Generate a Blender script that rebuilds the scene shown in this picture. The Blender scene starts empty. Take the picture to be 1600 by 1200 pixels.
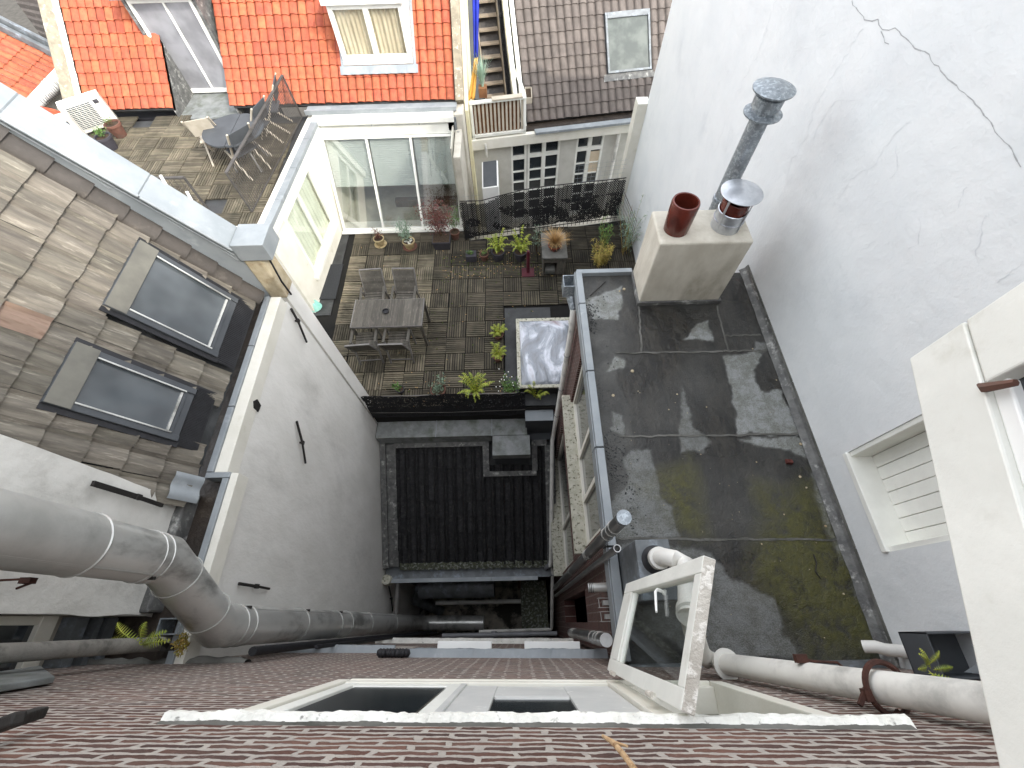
import bpy, math, random
from mathutils import Vector as V, noise as NZ
random.seed(11)
R = random.random
def U(a, b): return a + (b - a) * R()
C = bpy.context.scene.collection
SC = bpy.context.scene

# ---------------------------------------------------------------- camera
F = 676.0
def nrm(v): v = V(v); return v.normalized()
_D = nrm((15, 372, F)); _Y = nrm((-25, -1240, F)); _Y = (_Y - _D * _Y.dot(_D)).normalized()
_X = _D.cross(_Y); _Z = -_D
cam_d = bpy.data.cameras.new('camera'); cam = bpy.data.objects.new('camera', cam_d); C.objects.link(cam)
cam_d.sensor_width = 36; cam_d.lens = F / 1600 * 36; cam_d.clip_start = .02; cam_d.clip_end = 400
from mathutils import Matrix
cam.matrix_world = Matrix(((_X[0], -_X[1], -_X[2], 0), (_Y[0], -_Y[1], -_Y[2], 0), (_Z[0], -_Z[1], -_Z[2], 0), (0, 0, 0, 1)))
SC.camera = cam
def ray(x, y):
    c = V((x - 800, y - 600, F)); return V((_X.dot(c), _Y.dot(c), _Z.dot(c)))
# survey of the place: a direction met with a real plane of the place gives the point
def pz(x, y, z): r = ray(x, y); return r * (z / r[2])
def py(x, y, v): r = ray(x, y); return r * (v / r[1])
def px(x, y, v): r = ray(x, y); return r * (v / r[0])
def pp(x, y, p, n): r = ray(x, y); n = V(n); return r * (V(p).dot(n) / r.dot(n))

# ---------------------------------------------------------------- world, sun, exposure
w = bpy.data.worlds.new('World'); SC.world = w; w.use_nodes = True
nt = w.node_tree; nt.nodes.clear()
sky = nt.nodes.new('ShaderNodeTexSky'); sky.sky_type = 'NISHITA'; sky.sun_disc = False
SUN = V((.82, -.75, 1.0)).normalized()
sky.sun_elevation = math.asin(SUN[2]); sky.sun_rotation = math.atan2(SUN[0], SUN[1])
sky.dust_density = 1.8; sky.air_density = 1.0; sky.ozone_density = 1.0
hs = nt.nodes.new('ShaderNodeHueSaturation'); hs.inputs['Saturation'].default_value = .2
bg = nt.nodes.new('ShaderNodeBackground'); bg.inputs[1].default_value = .15
wo = nt.nodes.new('ShaderNodeOutputWorld')
nt.links.new(sky.outputs[0], hs.inputs['Color']); nt.links.new(hs.outputs[0], bg.inputs[0]); nt.links.new(bg.outputs[0], wo.inputs[0])
sl = bpy.data.lights.new('sun', 'SUN'); so = bpy.data.objects.new('sun', sl); C.objects.link(so)
sl.energy = .55; sl.angle = math.radians(1.2); sl.color = (1, .94, .84)
so.rotation_euler = SUN.to_track_quat('Z', 'Y').to_euler(); so.location = (4, -4, 8)
SC.view_settings.view_transform = 'Standard'; SC.view_settings.look = 'None'
SC.view_settings.exposure = 2.5; SC.view_settings.gamma = 1
SC.render.engine = 'CYCLES'
SC.cycles.max_bounces = 10; SC.cycles.diffuse_bounces = 8; SC.cycles.transparent_max_bounces = 16; SC.cycles.use_denoising = True

# ---------------------------------------------------------------- materials
MATS = {}
def srgb(h):
    h = h.lstrip('#'); o = []
    for i in (0, 2, 4):
        c = int(h[i:i + 2], 16) / 255; o.append(c / 12.92 if c <= .04045 else ((c + .055) / 1.055) ** 2.4)
    return (*o, 1)
class NB:
    def __init__(s, name):
        s.m = bpy.data.materials.new(name); s.m.use_nodes = True; s.t = s.m.node_tree
        s.b = s.t.nodes['Principled BSDF']; MATS[name] = s.m
    def n(s, typ, **k):
        d = s.t.nodes.new(typ)
        for a, b in k.items(): setattr(d, a, b)
        return d
    def l(s, a, b): s.t.links.new(a, b)
    def val(s, sock, v):
        if hasattr(v, 'is_linked') or isinstance(v, bpy.types.NodeSocket): s.l(v, sock)
        else: sock.default_value = v
    def mix(s, f, a, b, mode='MIX'):
        d = s.n('ShaderNodeMix', data_type='RGBA', blend_type=mode)
        s.val(d.inputs[0], f); s.val(d.inputs[6], a); s.val(d.inputs[7], b); return d.outputs[2]
    def math(s, op, a, b=0., c=0.):
        d = s.n('ShaderNodeMath', operation=op); s.val(d.inputs[0], a); s.val(d.inputs[1], b); s.val(d.inputs[2], c); return d.outputs[0]
    def coord(s, sc=(1, 1, 1)):
        t = s.n('ShaderNodeTexCoord'); mp = s.n('ShaderNodeMapping'); mp.inputs['Scale'].default_value = sc
        s.l(t.outputs['Object'], mp.inputs[0]); return mp.outputs[0]
    def noise(s, scale, detail=4, rough=.55, sc=(1, 1, 1), dist=0.):
        d = s.n('ShaderNodeTexNoise'); d.inputs['Scale'].default_value = scale; d.inputs['Detail'].default_value = detail
        d.inputs['Roughness'].default_value = rough; d.inputs['Distortion'].default_value = dist
        s.l(s.coord(sc), d.inputs[0]); return d.outputs[0]
    def ramp(s, f, stops):
        d = s.n('ShaderNodeValToRGB'); e = d.color_ramp.elements
        while len(e) > 1: e.remove(e[-1])
        e[0].position, e[0].color = stops[0][0], stops[0][1]
        for p, c in stops[1:]: k = e.new(p); k.color = c
        s.l(f, d.inputs[0]); return d.outputs[0]
    def ss(s, f, lo, hi):
        d = s.n('ShaderNodeMapRange', interpolation_type='SMOOTHSTEP'); s.l(f, d.inputs[0])
        d.inputs[1].default_value = lo; d.inputs[2].default_value = hi; return d.outputs[0]
    def island(s): return s.n('ShaderNodeNewGeometry').outputs['Random Per Island']
    def bump(s, h, dist, strength=1.):
        d = s.n('ShaderNodeBump'); d.inputs['Distance'].default_value = dist; d.inputs['Strength'].default_value = strength
        s.l(h, d.inputs['Height']); s.l(d.outputs[0], s.b.inputs['Normal']); return d
    def fin(s, col, rough=.8, metal=0., spec=.5):
        s.val(s.b.inputs['Base Color'], col); s.val(s.b.inputs['Roughness'], rough); s.b.inputs['Metallic'].default_value = metal
        s.b.inputs['Specular IOR Level'].default_value = spec; return s.m
def g(v): return (v, v, v, 1)
def mat(name, c1, c2=None, scale=6, rough=.8, metal=0., spec=.4, isl=0., bump=.0, bscale=40, sc=(1, 1, 1), dirt=None, dscale=2.5, dlo=.5, dhi=.7, attr=False, hue=0.):
    """two-tone noise colour, optional per-piece variation, dirt patches and bump"""
    b = NB(name); c1 = srgb(c1); c2 = srgb(c2) if c2 else c1
    col = b.mix(b.ss(b.noise(scale, 6, .6, sc), .3, .7), c1, c2)
    if dirt: col = b.mix(b.ss(b.noise(dscale, 8, .65, sc), dlo, dhi), col, srgb(dirt))
    if isl:
        v = b.math('MULTIPLY_ADD', b.island(), 2 * isl, 1 - isl)
        d = b.n('ShaderNodeHueSaturation'); b.l(v, d.inputs['Value']); b.l(col, d.inputs['Color'])
        if hue:
            wn = b.n('ShaderNodeTexWhiteNoise', noise_dimensions='1D'); b.l(b.island(), wn.inputs['W'])
            b.l(b.math('MULTIPLY_ADD', wn.outputs[0], 2 * hue, .5 - hue), d.inputs['Hue'])
        col = d.outputs[0]
    if attr:
        a = b.n('ShaderNodeVertexColor', layer_name='Col'); col = b.mix(1., col, a.outputs[0], 'MULTIPLY')
    if bump: b.bump(b.noise(bscale, 5, .6, sc), bump)
    return b.fin(col, rough, metal, spec)
def brick_mat(name, horiz, cols, mortar, bw=.17, rh=.056, ms=.011, dist=.012, bump=.006):
    b = NB(name)
    t = b.n('ShaderNodeTexCoord'); sp = b.n('ShaderNodeSeparateXYZ'); b.l(t.outputs['Object'], sp.inputs[0])
    cb = b.n('ShaderNodeCombineXYZ'); b.l(sp.outputs[horiz], cb.inputs[0]); b.l(sp.outputs[2], cb.inputs[1])
    nz = b.n('ShaderNodeTexNoise'); nz.inputs['Scale'].default_value = 13; nz.inputs['Detail'].default_value = 5; b.l(cb.outputs[0], nz.inputs[0])
    vm = b.n('ShaderNodeVectorMath', operation='MULTIPLY_ADD'); b.l(nz.outputs[1], vm.inputs[0]); vm.inputs[1].default_value = (dist * 2, dist * 2.2, 0); b.l(cb.outputs[0], vm.inputs[2])
    br = b.n('ShaderNodeTexBrick'); b.l(vm.outputs[0], br.inputs[0])
    br.inputs['Scale'].default_value = 1; br.inputs['Brick Width'].default_value = bw; br.inputs['Row Height'].default_value = rh
    br.inputs['Mortar Size'].default_value = ms; br.inputs['Mortar Smooth'].default_value = .5; br.inputs['Bias'].default_value = 0
    br.inputs['Color1'].default_value = g(0); br.inputs['Color2'].default_value = g(1); br.inputs['Mortar'].default_value = g(.5)
    c = b.ramp(br.outputs[0], [(i / (len(cols) - 1), srgb(k)) for i, k in enumerate(cols)])
    n2 = b.noise(28, 6, .7); c = b.mix(b.math('MULTIPLY', n2, .55), c, srgb(cols[0]), 'MULTIPLY')
    c = b.mix(b.math('MULTIPLY', b.ss(b.noise(2.2, 6, .65), .42, .7), .65), c, srgb('#453a36')); c = b.mix(b.math('MULTIPLY', b.ss(b.noise(55, 5, .75), .58, .68), .5), c, srgb('#8d7a70'))
    mo = b.mix(b.noise(14, 4), srgb(mortar), srgb('#8d8680'))
    f = b.math('ADD', br.outputs[1], b.math('MULTIPLY', b.math('SUBTRACT', b.noise(60, 4), .5), .9))
    f = b.ss(f, .3, .7); col = b.mix(f, c, mo)
    h = b.math('ADD', b.math('MULTIPLY', f, -1.), b.math('MULTIPLY', b.noise(70, 4), .8))
    b.bump(h, bump); return b.fin(col, .9, 0, .2)

mat('white_paint', '#e6e6de', '#d8d8d0', 3, .45, spec=.5, dirt='#b9b7a8', dscale=5, dlo=.6, dhi=.85, bump=.002, bscale=25)
mat('moss', '#4c5526', '#3a4220', 20, .95)
mat('cream_paint', '#dcd9ce', '#d1cec1', 3, .55, dirt='#b8b49c', dscale=4, dlo=.6, dhi=.85, bump=.002, bscale=30)
mat('grey_paint', '#cacac6', '#bbbcb9', 4, .45, dirt='#e4e4de', dscale=7, dlo=.6, dhi=.7, bump=.002, bscale=30)
mat('white_plaster', '#d6d8d7', '#cfd2d2', 1.6, .85, dirt='#b9bdbf', dscale=1.3, dlo=.52, dhi=.95, bump=.016, bscale=3.5)
mat('cool_plaster', '#e1dfd9', '#d5d3cc', 1.8, .85, dirt='#b3b1ab', dscale=1.3, dlo=.5, dhi=.9, bump=.015, bscale=5, sc=(1, 1, .6))
mat('rough_plaster', '#d9d7d0', '#cbc9c2', 3, .9, dirt='#a09e96', dscale=2, dlo=.5, dhi=.85, bump=.012, bscale=7)
mat('cream_plaster', '#bdb8ac', '#a9a497', 3, .9, dirt='#7d786c', dscale=2.2, dlo=.55, dhi=.85, bump=.006, bscale=22)
mat('chimney_render', '#cbc6b8', '#b8b2a3', 5, .9, dirt='#8f8877', dscale=2.4, dlo=.5, dhi=.8, bump=.006, bscale=30, sc=(1, 1, .5))
mat('grey_facade', '#c2c0b8', '#b3b1a8', 3, .9, dirt='#97958c', dscale=1.5, dlo=.55, dhi=.9, bump=.004)
mat('bright_metal', '#c9ccd0', '#b4b8bd', 14, .3, .7)
mat('zinc', '#93989a', '#82888b', 3, .5, .15, dirt='#a9adaf', dscale=4, dlo=.55, dhi=.8, bump=.002, bscale=12)
mat('old_zinc', '#74787a', '#5d6163', 5, .5, .2, dirt='#8b949c', dscale=6, dlo=.5, dhi=.7, bump=.003, bscale=14)
mat('lead', '#4e4e4d', '#6c6c69', 9, .6, .1, dirt='#a3a39e', dscale=10, dlo=.52, dhi=.7, bump=.01, bscale=18)
mat('flue_steel', '#aaaaa8', '#8f8f8d', 6, .28, .85, bump=.002, bscale=10)
mat('steel', '#dadad5', '#c8c8c3', 3, .33, .5, dirt='#8d8d88', dscale=3.5, dlo=.46, dhi=.7, bump=.007, bscale=4, sc=(1, 1, .5))
mat('dull_steel', '#c2c2bd', '#a9a9a4', 3, .42, .45, dirt='#6f6f6c', dscale=2, dlo=.5, dhi=.9, bump=.002, bscale=8)
mat('galvanised', '#93999d', '#7b8287', 22, .4, .5, dirt='#a9b1b6', dscale=30, dlo=.5, dhi=.6)
mat('pvc', '#dbd9d2', '#cfcdc6', 3, .5, dirt='#84847f', dscale=3, dlo=.5, dhi=.8)
mat('grey_pvc', '#77787a', '#696a6c', 4, .5, dirt='#8e8f8f', dscale=5, dlo=.5, dhi=.8)
mat('lichen_pipe', '#77746e', '#8b8880', 6, .8, dirt='#5d5b55', dscale=12, dlo=.4, dhi=.7, bump=.004)
mat('black_iron', '#23211f', '#2f2c29', 12, .7, .2, bump=.003)
mat('black_plastic', '#1b1b1d', '#252528', 12, .6)
mat('rust', '#4a2c22', '#33211c', 14, .85, .1, bump=.004)
mat('orange_tile', '#a85a3b', '#92472f', 8, .7, isl=.2, hue=.005, dirt='#6e3322', dscale=12, dlo=.58, dhi=.72, bump=.003)
mat('old_orange_tile', '#b8573a', '#9c4630', 6, .8, isl=.2, dirt='#4e2d25', dscale=7, dlo=.5, dhi=.8, bump=.003)
mat('left_tile', '#736d62', '#59544c', 9, .85, isl=.22, hue=.008, dirt='#8c8679', dscale=13, dlo=.52, dhi=.72, bump=.006, bscale=22, sc=(.4, 2.4, .4))
mat('left_tile_dark', '#504b46', '#403c38', 5, .8, isl=.15, dirt='#6e675e', dscale=5, dlo=.5, dhi=.8, bump=.005)
mat('rust_tile', '#8b7566', '#776557', 6, .85, dirt='#6f5a4b', dscale=16, dlo=.5, dhi=.7, sc=(.6, 3, .6))
mat('far_tile', '#635b55', '#514a45', 5, .75, isl=.12, dirt='#5c524c', dscale=5, dlo=.55, dhi=.8, bump=.003)
mat('black_tile', '#282829', '#171618', 14, .75, isl=.35, dirt='#3a3a36', dscale=16, dlo=.52, dhi=.7, bump=.015, bscale=26)
mat('dark_slab', '#57504b', '#3f3935', 6, .85, isl=.15, dirt='#6f665e', dscale=6, dlo=.5, dhi=.8, bump=.006)
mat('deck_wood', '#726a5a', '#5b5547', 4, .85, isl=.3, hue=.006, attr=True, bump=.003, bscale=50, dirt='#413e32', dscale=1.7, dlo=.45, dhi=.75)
mat('deck_base', '#171612', '#100f0d', 5, .95)
mat('grey_wood', '#5d5951', '#4a4740', 5, .75, isl=.22, sc=(1, .25, 1), dirt='#6f675f', dscale=30, dlo=.5, dhi=.75, bump=.003, bscale=40)
mat('aluminium', '#7d7a76', '#6b6864', 5, .55, .2)
mat('iron_grey', '#4f4c49', '#413e3b', 8, .7)
mat('dark_bitumen', '#3b3c3c', '#2c2d2d', 4, .6, dirt='#4c4e4e', dscale=3, dlo=.5, dhi=.8, bump=.004)
mat('gutter_muck', '#3a322b', '#28231f', 4, .45, dirt='#4d463c', dscale=9, dlo=.5, dhi=.75, bump=.01, bscale=20)
mat('slate_ledge', '#8a8d8c', '#6d706e', 5, .5, dirt='#5b6056', dscale=4, dlo=.45, dhi=.7, bump=.003)
mat('moss_edge', '#5a5d4a', '#43463c', 14, .95, dirt='#8a8d86', dscale=20, dlo=.5, dhi=.6, bump=.012, bscale=30)
mat('lichen_sill', '#c2bfb0', '#a9a796', 12, .9, dirt='#5c5b4a', dscale=22, dlo=.52, dhi=.64, bump=.008, bscale=30)
mat('chalk_paint', '#e6e5dd', '#d2d1c8', 9, .8, dirt='#8f8e88', dscale=26, dlo=.6, dhi=.7, bump=.012, bscale=30)
mat('peeling_edge', '#c6c1b6', '#aea89d', 10, .85, dirt='#ddd9d0', dscale=30, dlo=.5, dhi=.6, bump=.006, bscale=60)
mat('stone', '#958b78', '#7c7464', 7, .95, dirt='#b8b3a4', dscale=11, dlo=.55, dhi=.68, bump=.02, bscale=14)
mat('mortar_cream', '#b7ab92', '#a19478', 7, .95, dirt='#8a7658', dscale=5, dlo=.5, dhi=.7, bump=.015, bscale=14)
mat('concrete', '#6c6b66', '#55544f', 4, .9, dirt='#3f403a', dscale=2.5, dlo=.45, dhi=.7, bump=.005)
mat('earth', '#4a463f', '#38352f', 3, .95)
mat('frame_grey', '#6b6960', '#5b5952', 4, .55)
mat('court_floor', '#c9c1b2', '#a39c8f', 3, .9, dirt='#4a463f', dscale=.9, dlo=.47, dhi=.57, bump=.01)
mat('clay_pot_brown', '#6b2f24', '#512219', 4, .25, spec=.6, dirt='#3a1812', dscale=5, dlo=.5, dhi=.8)
mat('terracotta', '#6d4b3e', '#583c32', 7, .85, dirt='#5b4a41', dscale=6, dlo=.5, dhi=.7)
mat('cream_pot', '#b3a27c', '#9c8b66', 7, .6, dirt='#71634a', dscale=8, dlo=.5, dhi=.7)
mat('dark_pot', '#3f3d42', '#333136', 7, .7)
mat('soil', '#33291f', '#4a3c2e', 30, .95, bump=.02)
mat('fern_green', '#a3a844', '#7c8c34', 8, .6, isl=.35, hue=.02)
mat('leaf_green', '#5f7f3d', '#48682f', 8, .6, isl=.35, hue=.02)
mat('grey_green', '#7e917a', '#66806a', 8, .6, isl=.3, hue=.02)
mat('red_leaf', '#6b4038', '#57322c', 8, .6, isl=.35, hue=.02)
mat('dry_grass', '#b89664', '#9a7a4c', 8, .7, isl=.35, hue=.01)
mat('bamboo_gold', '#a7924a', '#8b7f3c', 8, .6, isl=.35, hue=.03)
mat('blue_grass', '#9fb7a4', '#86a08f', 8, .6, isl=.25)
mat('stem_brown', '#5f4e3b', '#4b3d2e', 8, .8)
mat('twig', '#c9ab84', '#b59570', 20, .7, dirt='#8c6a47', dscale=25, dlo=.5, dhi=.65)
mat('blue_cloth', '#1f2f9c', '#19277f', 4, .8)
mat('yellow_cloth', '#c79b4a', '#b3893e', 6, .85)
mat('yellow_wall', '#e2dcbc', '#d5cda8', 3, .9, dirt='#b3a67e', dscale=4, dlo=.55, dhi=.8)
mat('maroon', '#54202a', '#471a23', 6, .5)
mat('teal_plastic', '#8fc6ba', '#7cb5a9', 6, .4)
mat('rubber_mat', '#323436', '#26282a', 40, .95, bump=.004, bscale=120)
mat('net', '#151517', '#1d1d20', 10, .7)
mat('blind', '#c2c9c4', '#b8bfba', 3, .9)
mat('curtain_cream', '#d3c3ab', '#c0af98', 3, .9)
mat('curtain_pale', '#dcdccd', '#cfcfbf', 3, .9)
mat('room_dark', '#24242a', '#1c1c20', 3, .9)
mat('room_grey', '#b5b3a6', '#a09e92', 3, .9)
mat('ac_white', '#d9d8cf', '#cdccc2', 3, .5, dirt='#b3b0a3', dscale=4, dlo=.6, dhi=.8)
mat('flat_grey', '#4a4d50', '#404346', 3, .7)
mat('brown_wood', '#7d5739', '#66452d', 6, .8, isl=.15)
mat('picnic_cream', '#b9b0a0', '#a89f8e', 6, .7)
mat('stair_wood', '#8f8375', '#7b7064', 5, .8)
mat('crack', '#9a9b9b', '#a8a9a9', 30, .95)
mat('hair_crack', '#c4c7c9', '#cdd0d2', 30, .95)
mat('white_plastic', '#ecece8', '#e2e2de', 3, .4)
mat('pink_cloth', '#a05a60', '#8a474e', 5, .9)
mat('red_scrap', '#5e3028', '#4a241e', 5, .8)
brick_mat('house_brick', 0, ['#5f453d', '#71544a', '#836458', '#66504a', '#55423e'], '#b9b2a8', .185, .051, .0135, .026, .011)
brick_mat('annex_brick', 1, ['#4f3330', '#5e3c37', '#6a443e', '#563a36'], '#857a73', .17, .052, .008, .008, .004)

def glass(name, tint=(.9, .95, .94, 1), k=.05, amt=1.):
    b = NB(name); b.t.nodes.remove(b.b)
    o = [n for n in b.t.nodes if n.type == 'OUTPUT_MATERIAL'][0]
    tr = b.n('ShaderNodeBsdfTransparent'); tr.inputs[0].default_value = tint
    gl = b.n('ShaderNodeBsdfGlossy'); gl.inputs['Roughness'].default_value = .03
    lw = b.n('ShaderNodeLayerWeight'); lw.inputs[0].default_value = .5; fr = b.math('MULTIPLY_ADD', b.math('POWER', lw.outputs[1], 4.), .6, k)
    mx = b.n('ShaderNodeMixShader'); b.l(b.math('MULTIPLY', fr, amt), mx.inputs[0]); b.l(tr.outputs[0], mx.inputs[1]); b.l(gl.outputs[0], mx.inputs[2]); b.l(mx.outputs[0], o.inputs[0])
glass('glass', (.96, .98, .97, 1)); glass('serre_glass', (.97, .98, .97, 1), .2, 1.1)
b = NB('dark_glass'); b.fin(b.mix(b.noise(1.5), srgb('#1e2226'), srgb('#34393d')), .06, 0, 1.)
b = NB('sky_glass'); b.fin(b.mix(b.ss(b.noise(1.3, 3), .35, .65), srgb('#33383b'), srgb('#4f5457')), .1, 0, 1.)
b = NB('near_glass'); b.fin(b.mix(b.noise(4), srgb('#14171a'), srgb('#22282a')), .25, 0, .08)
b = NB('roof_glass'); b.fin(b.mix(b.ss(b.noise(2.5, 4), .4, .65), srgb('#4d524f'), srgb('#636863')), .25, 0, .2)
b = NB('pale_glass'); b.fin(b.mix(b.ss(b.noise(2.3, 3, .5, (1, .5, 1)), .35, .65), srgb('#77777a'), srgb('#8e8e91')), .12, 0, 1.)
b = NB('film'); c = b.ramp(b.noise(1.3, 5, .55, (1.5, .9, 1), 1.0), [(.3, srgb('#6f6f72')), (.48, srgb('#8e949c')), (.56, srgb('#cfd3dc')), (.7, srgb('#9a8c8e'))])
b.bump(b.noise(5, 4, .6, (1.5, .6, 1), 1.2), .03); b.fin(c, .18, 0, 1.)

# flat roof: R wet, G moss, B pale dry
b = NB('roof_felt'); a = b.n('ShaderNodeVertexColor', layer_name='Col'); sp = b.n('ShaderNodeSeparateColor'); b.l(a.outputs[0], sp.inputs[0])
grit = b.noise(90, 4, .7); big = b.noise(3, 7, .6)
c = b.mix(b.ss(big, .3, .7), srgb('#3f3f3d'), srgb('#63635f')); c = b.mix(b.math('MULTIPLY', b.ss(grit, .35, .7), .7), c, srgb('#3d3d3b')); c = b.mix(b.math('MULTIPLY', b.ss(b.noise(45, 5, .8), .6, .68), .5), c, srgb('#8f8f88'))
c = b.mix(sp.outputs[2], c, b.mix(b.math('ADD', b.math('MULTIPLY', b.ss(b.noise(9, 7, .7), .35, .65), .7), b.math('MULTIPLY', b.ss(grit, .45, .6), .5)), srgb('#9b9e9d'), srgb('#6a6b62')))
c = b.mix(sp.outputs[0], c, b.mix(b.ss(b.noise(5, 8, .72, (1.6, .5, 1)), .35, .68), srgb('#11100c'), srgb('#35322b')))
c = b.mix(b.math('MULTIPLY', sp.outputs[1], b.ss(b.noise(6, 8, .75), .32, .54)), c, b.mix(b.noise(25), srgb('#5f5d22'), srgb('#2f2f18')))
rg = b.math('MULTIPLY_ADD', sp.outputs[0], -.55, .8)
b.bump(b.math('ADD', grit, b.math('MULTIPLY', b.noise(12, 3), 2.)), .009); b.fin(c, rg, 0, .5)

# ---------------------------------------------------------------- mesh builder
class MB:
    def __init__(s): s.v = []; s.f = []; s.m = []; s.c = []; s.cm = 0; s.cc = (1, 1, 1)
    def add(s, vs, fs):
        o = len(s.v); s.v += [V(a) for a in vs]; s.c += [s.cc] * len(vs)
        s.f += [tuple(o + i for i in f) for f in fs]; s.m += [s.cm] * len(fs); return s
    def poly(s, pts): return s.add(pts, [tuple(range(len(pts)))])
    def box(s, a, b):
        x0, y0, z0 = (min(a[i], b[i]) for i in range(3)); x1, y1, z1 = (max(a[i], b[i]) for i in range(3))
        return s.add([(x0, y0, z0), (x1, y0, z0), (x1, y1, z0), (x0, y1, z0), (x0, y0, z1), (x1, y0, z1), (x1, y1, z1), (x0, y1, z1)],
                     [(0, 3, 2, 1), (4, 5, 6, 7), (0, 1, 5, 4), (1, 2, 6, 5), (2, 3, 7, 6), (3, 0, 4, 7)])
    def hexa(s, p):  # 8 points, bottom ring then top ring
        return s.add(p, [(0, 3, 2, 1), (4, 5, 6, 7), (0, 1, 5, 4), (1, 2, 6, 5), (2, 3, 7, 6), (3, 0, 4, 7)])
    def prism(s, pts, off):
        n = len(pts); off = V(off); pts = [V(p) for p in pts]
        return s.add(pts + [p + off for p in pts], [tuple(range(n))[::-1], tuple(range(n, 2 * n))] + [(i, (i + 1) % n, n + (i + 1) % n, n + i) for i in range(n)])
    def beam(s, p, q, w, h, up=(0, 0, 1)):
        p = V(p); q = V(q); d = (q - p).normalized(); up = V(up)
        if abs(d.dot(up.normalized())) > .98: up = V((0, 1, 0)) if abs(d[1]) < .9 else V((1, 0, 0))
        a = d.cross(up).normalized() * (w / 2); b_ = a.cross(d).normalized() * (h / 2)
        return s.hexa([p - a - b_, p + a - b_, q + a - b_, q - a - b_, p - a + b_, p + a + b_, q + a + b_, q - a + b_])
    def tube(s, pts, r, seg=10, cap=True, close=False):
        pts = [V(p) for p in pts]; n = len(pts); rs = r if isinstance(r, (list, tuple)) else [r] * n
        vs = []; prev = None
        for i, p in enumerate(pts):
            if close: d = (pts[(i + 1) % n] - pts[i - 1]).normalized()
            else: d = (pts[min(i + 1, n - 1)] - pts[max(i - 1, 0)]).normalized()
            if prev is None:
                a = d.orthogonal().normalized()
            else: a = (prev - d * prev.dot(d)).normalized()
            prev = a; b_ = d.cross(a)
            k = 1.
            if 0 < i < n - 1: k = 1 / max(.5, math.cos(.5 * (pts[i] - pts[i - 1]).angle(pts[i + 1] - pts[i], 0)))
            for j in range(seg):
                t = 2 * math.pi * j / seg; vs.append(p + (a * math.cos(t) + b_ * math.sin(t)) * rs[i])
        fs = []
        for i in range(n if close else n - 1):
            for j in range(seg):
                k2 = (i + 1) % n
                fs.append((i * seg + j, i * seg + (j + 1) % seg, k2 * seg + (j + 1) % seg, k2 * seg + j))
        if cap and not close: fs += [tuple(range(seg))[::-1], tuple((n - 1) * seg + j for j in range(seg))]
        return s.add(vs, fs)
    def lathe(s, o, prof, seg=20, axis=(0, 0, 1)):
        o = V(o); ax = V(axis).normalized(); a = ax.orthogonal().normalized(); b_ = ax.cross(a); vs = []
        for r, z in prof:
            for j in range(seg):
                t = 2 * math.pi * j / seg; vs.append(o + ax * z + (a * math.cos(t) + b_ * math.sin(t)) * r)
        fs = [(i * seg + j, i * seg + (j + 1) % seg, (i + 1) * seg + (j + 1) % seg, (i + 1) * seg + j) for i in range(len(prof) - 1) for j in range(seg)]
        return s.add(vs, fs)
    def grid(s, fn, nu, nv, thick=None):
        vs = [fn(i / nu, j / nv) for j in range(nv + 1) for i in range(nu + 1)]
        fs = [(j * (nu + 1) + i, j * (nu + 1) + i + 1, (j + 1) * (nu + 1) + i + 1, (j + 1) * (nu + 1) + i) for j in range(nv) for i in range(nu)]
        return s.add(vs, fs)
def world_loc(o):
    p = V((0, 0, 0))
    while o: p += V(o.location); o = o.parent
    return p
def obj(name, mb, mats, parent=None, smooth=False, bevel=0, label=None, flat=False):
    me = bpy.data.meshes.new(name); org = world_loc(parent) if parent else V((0, 0, 0))
    me.from_pydata([tuple(v - org) for v in mb.v], [], mb.f)
    mats = [mats] if isinstance(mats, str) else mats
    for m in mats: me.materials.append(MATS[m])
    if len(mats) > 1: me.polygons.foreach_set('material_index', mb.m)
    ca = me.color_attributes.new('Col', 'FLOAT_COLOR', 'POINT')
    ca.data.foreach_set('color', [x for c in mb.c for x in (c[0], c[1], c[2], 1.)])
    if smooth:
        me.polygons.foreach_set('use_smooth', [True] * len(me.polygons))
    o = bpy.data.objects.new(name, me); C.objects.link(o); o.parent = parent
    if smooth == 'auto' or smooth is True:
        try: me.set_sharp_from_angle(angle=math.radians(42))
        except Exception: pass
    if bevel:
        md = o.modifiers.new('bevel', 'BEVEL'); md.width = bevel; md.segments = 2; md.limit_method = 'ANGLE'; md.angle_limit = math.radians(40)
    if label: o['label'] = label
    return o
def tag(o, label, cat, group=None):
    o['label'] = label; o['category'] = cat
    if group: o['group'] = group
    return o
def thing(name, label, cat, loc=(0, 0, 0), group=None):
    o = bpy.data.objects.new(name, None); C.objects.link(o); o.location = loc; o.empty_display_size = .1
    return tag(o, label, cat, group)
def struct(name, mb, mats, **k):
    o = obj(name, mb, mats, **k); o['kind'] = 'structure'; return o
def dup(root, loc, rz, label, scale=None):
    r = root.copy(); C.objects.link(r); r.location = loc; r.rotation_euler = (0, 0, rz); r['label'] = label
    if scale: r.scale = (scale,) * 3
    for ch in list(root.children):
        c = ch.copy(); C.objects.link(c); c.parent = r
        for g2 in list(ch.children):
            d = g2.copy(); C.objects.link(d); d.parent = c
    return r

def inpoly(x, y, P):
    c = False; n = len(P); j = n - 1
    for i in range(n):
        if (P[i][1] > y) != (P[j][1] > y) and x < (P[j][0] - P[i][0]) * (y - P[i][1]) / (P[j][1] - P[i][1]) + P[i][0]: c = not c
        j = i
    return c

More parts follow.
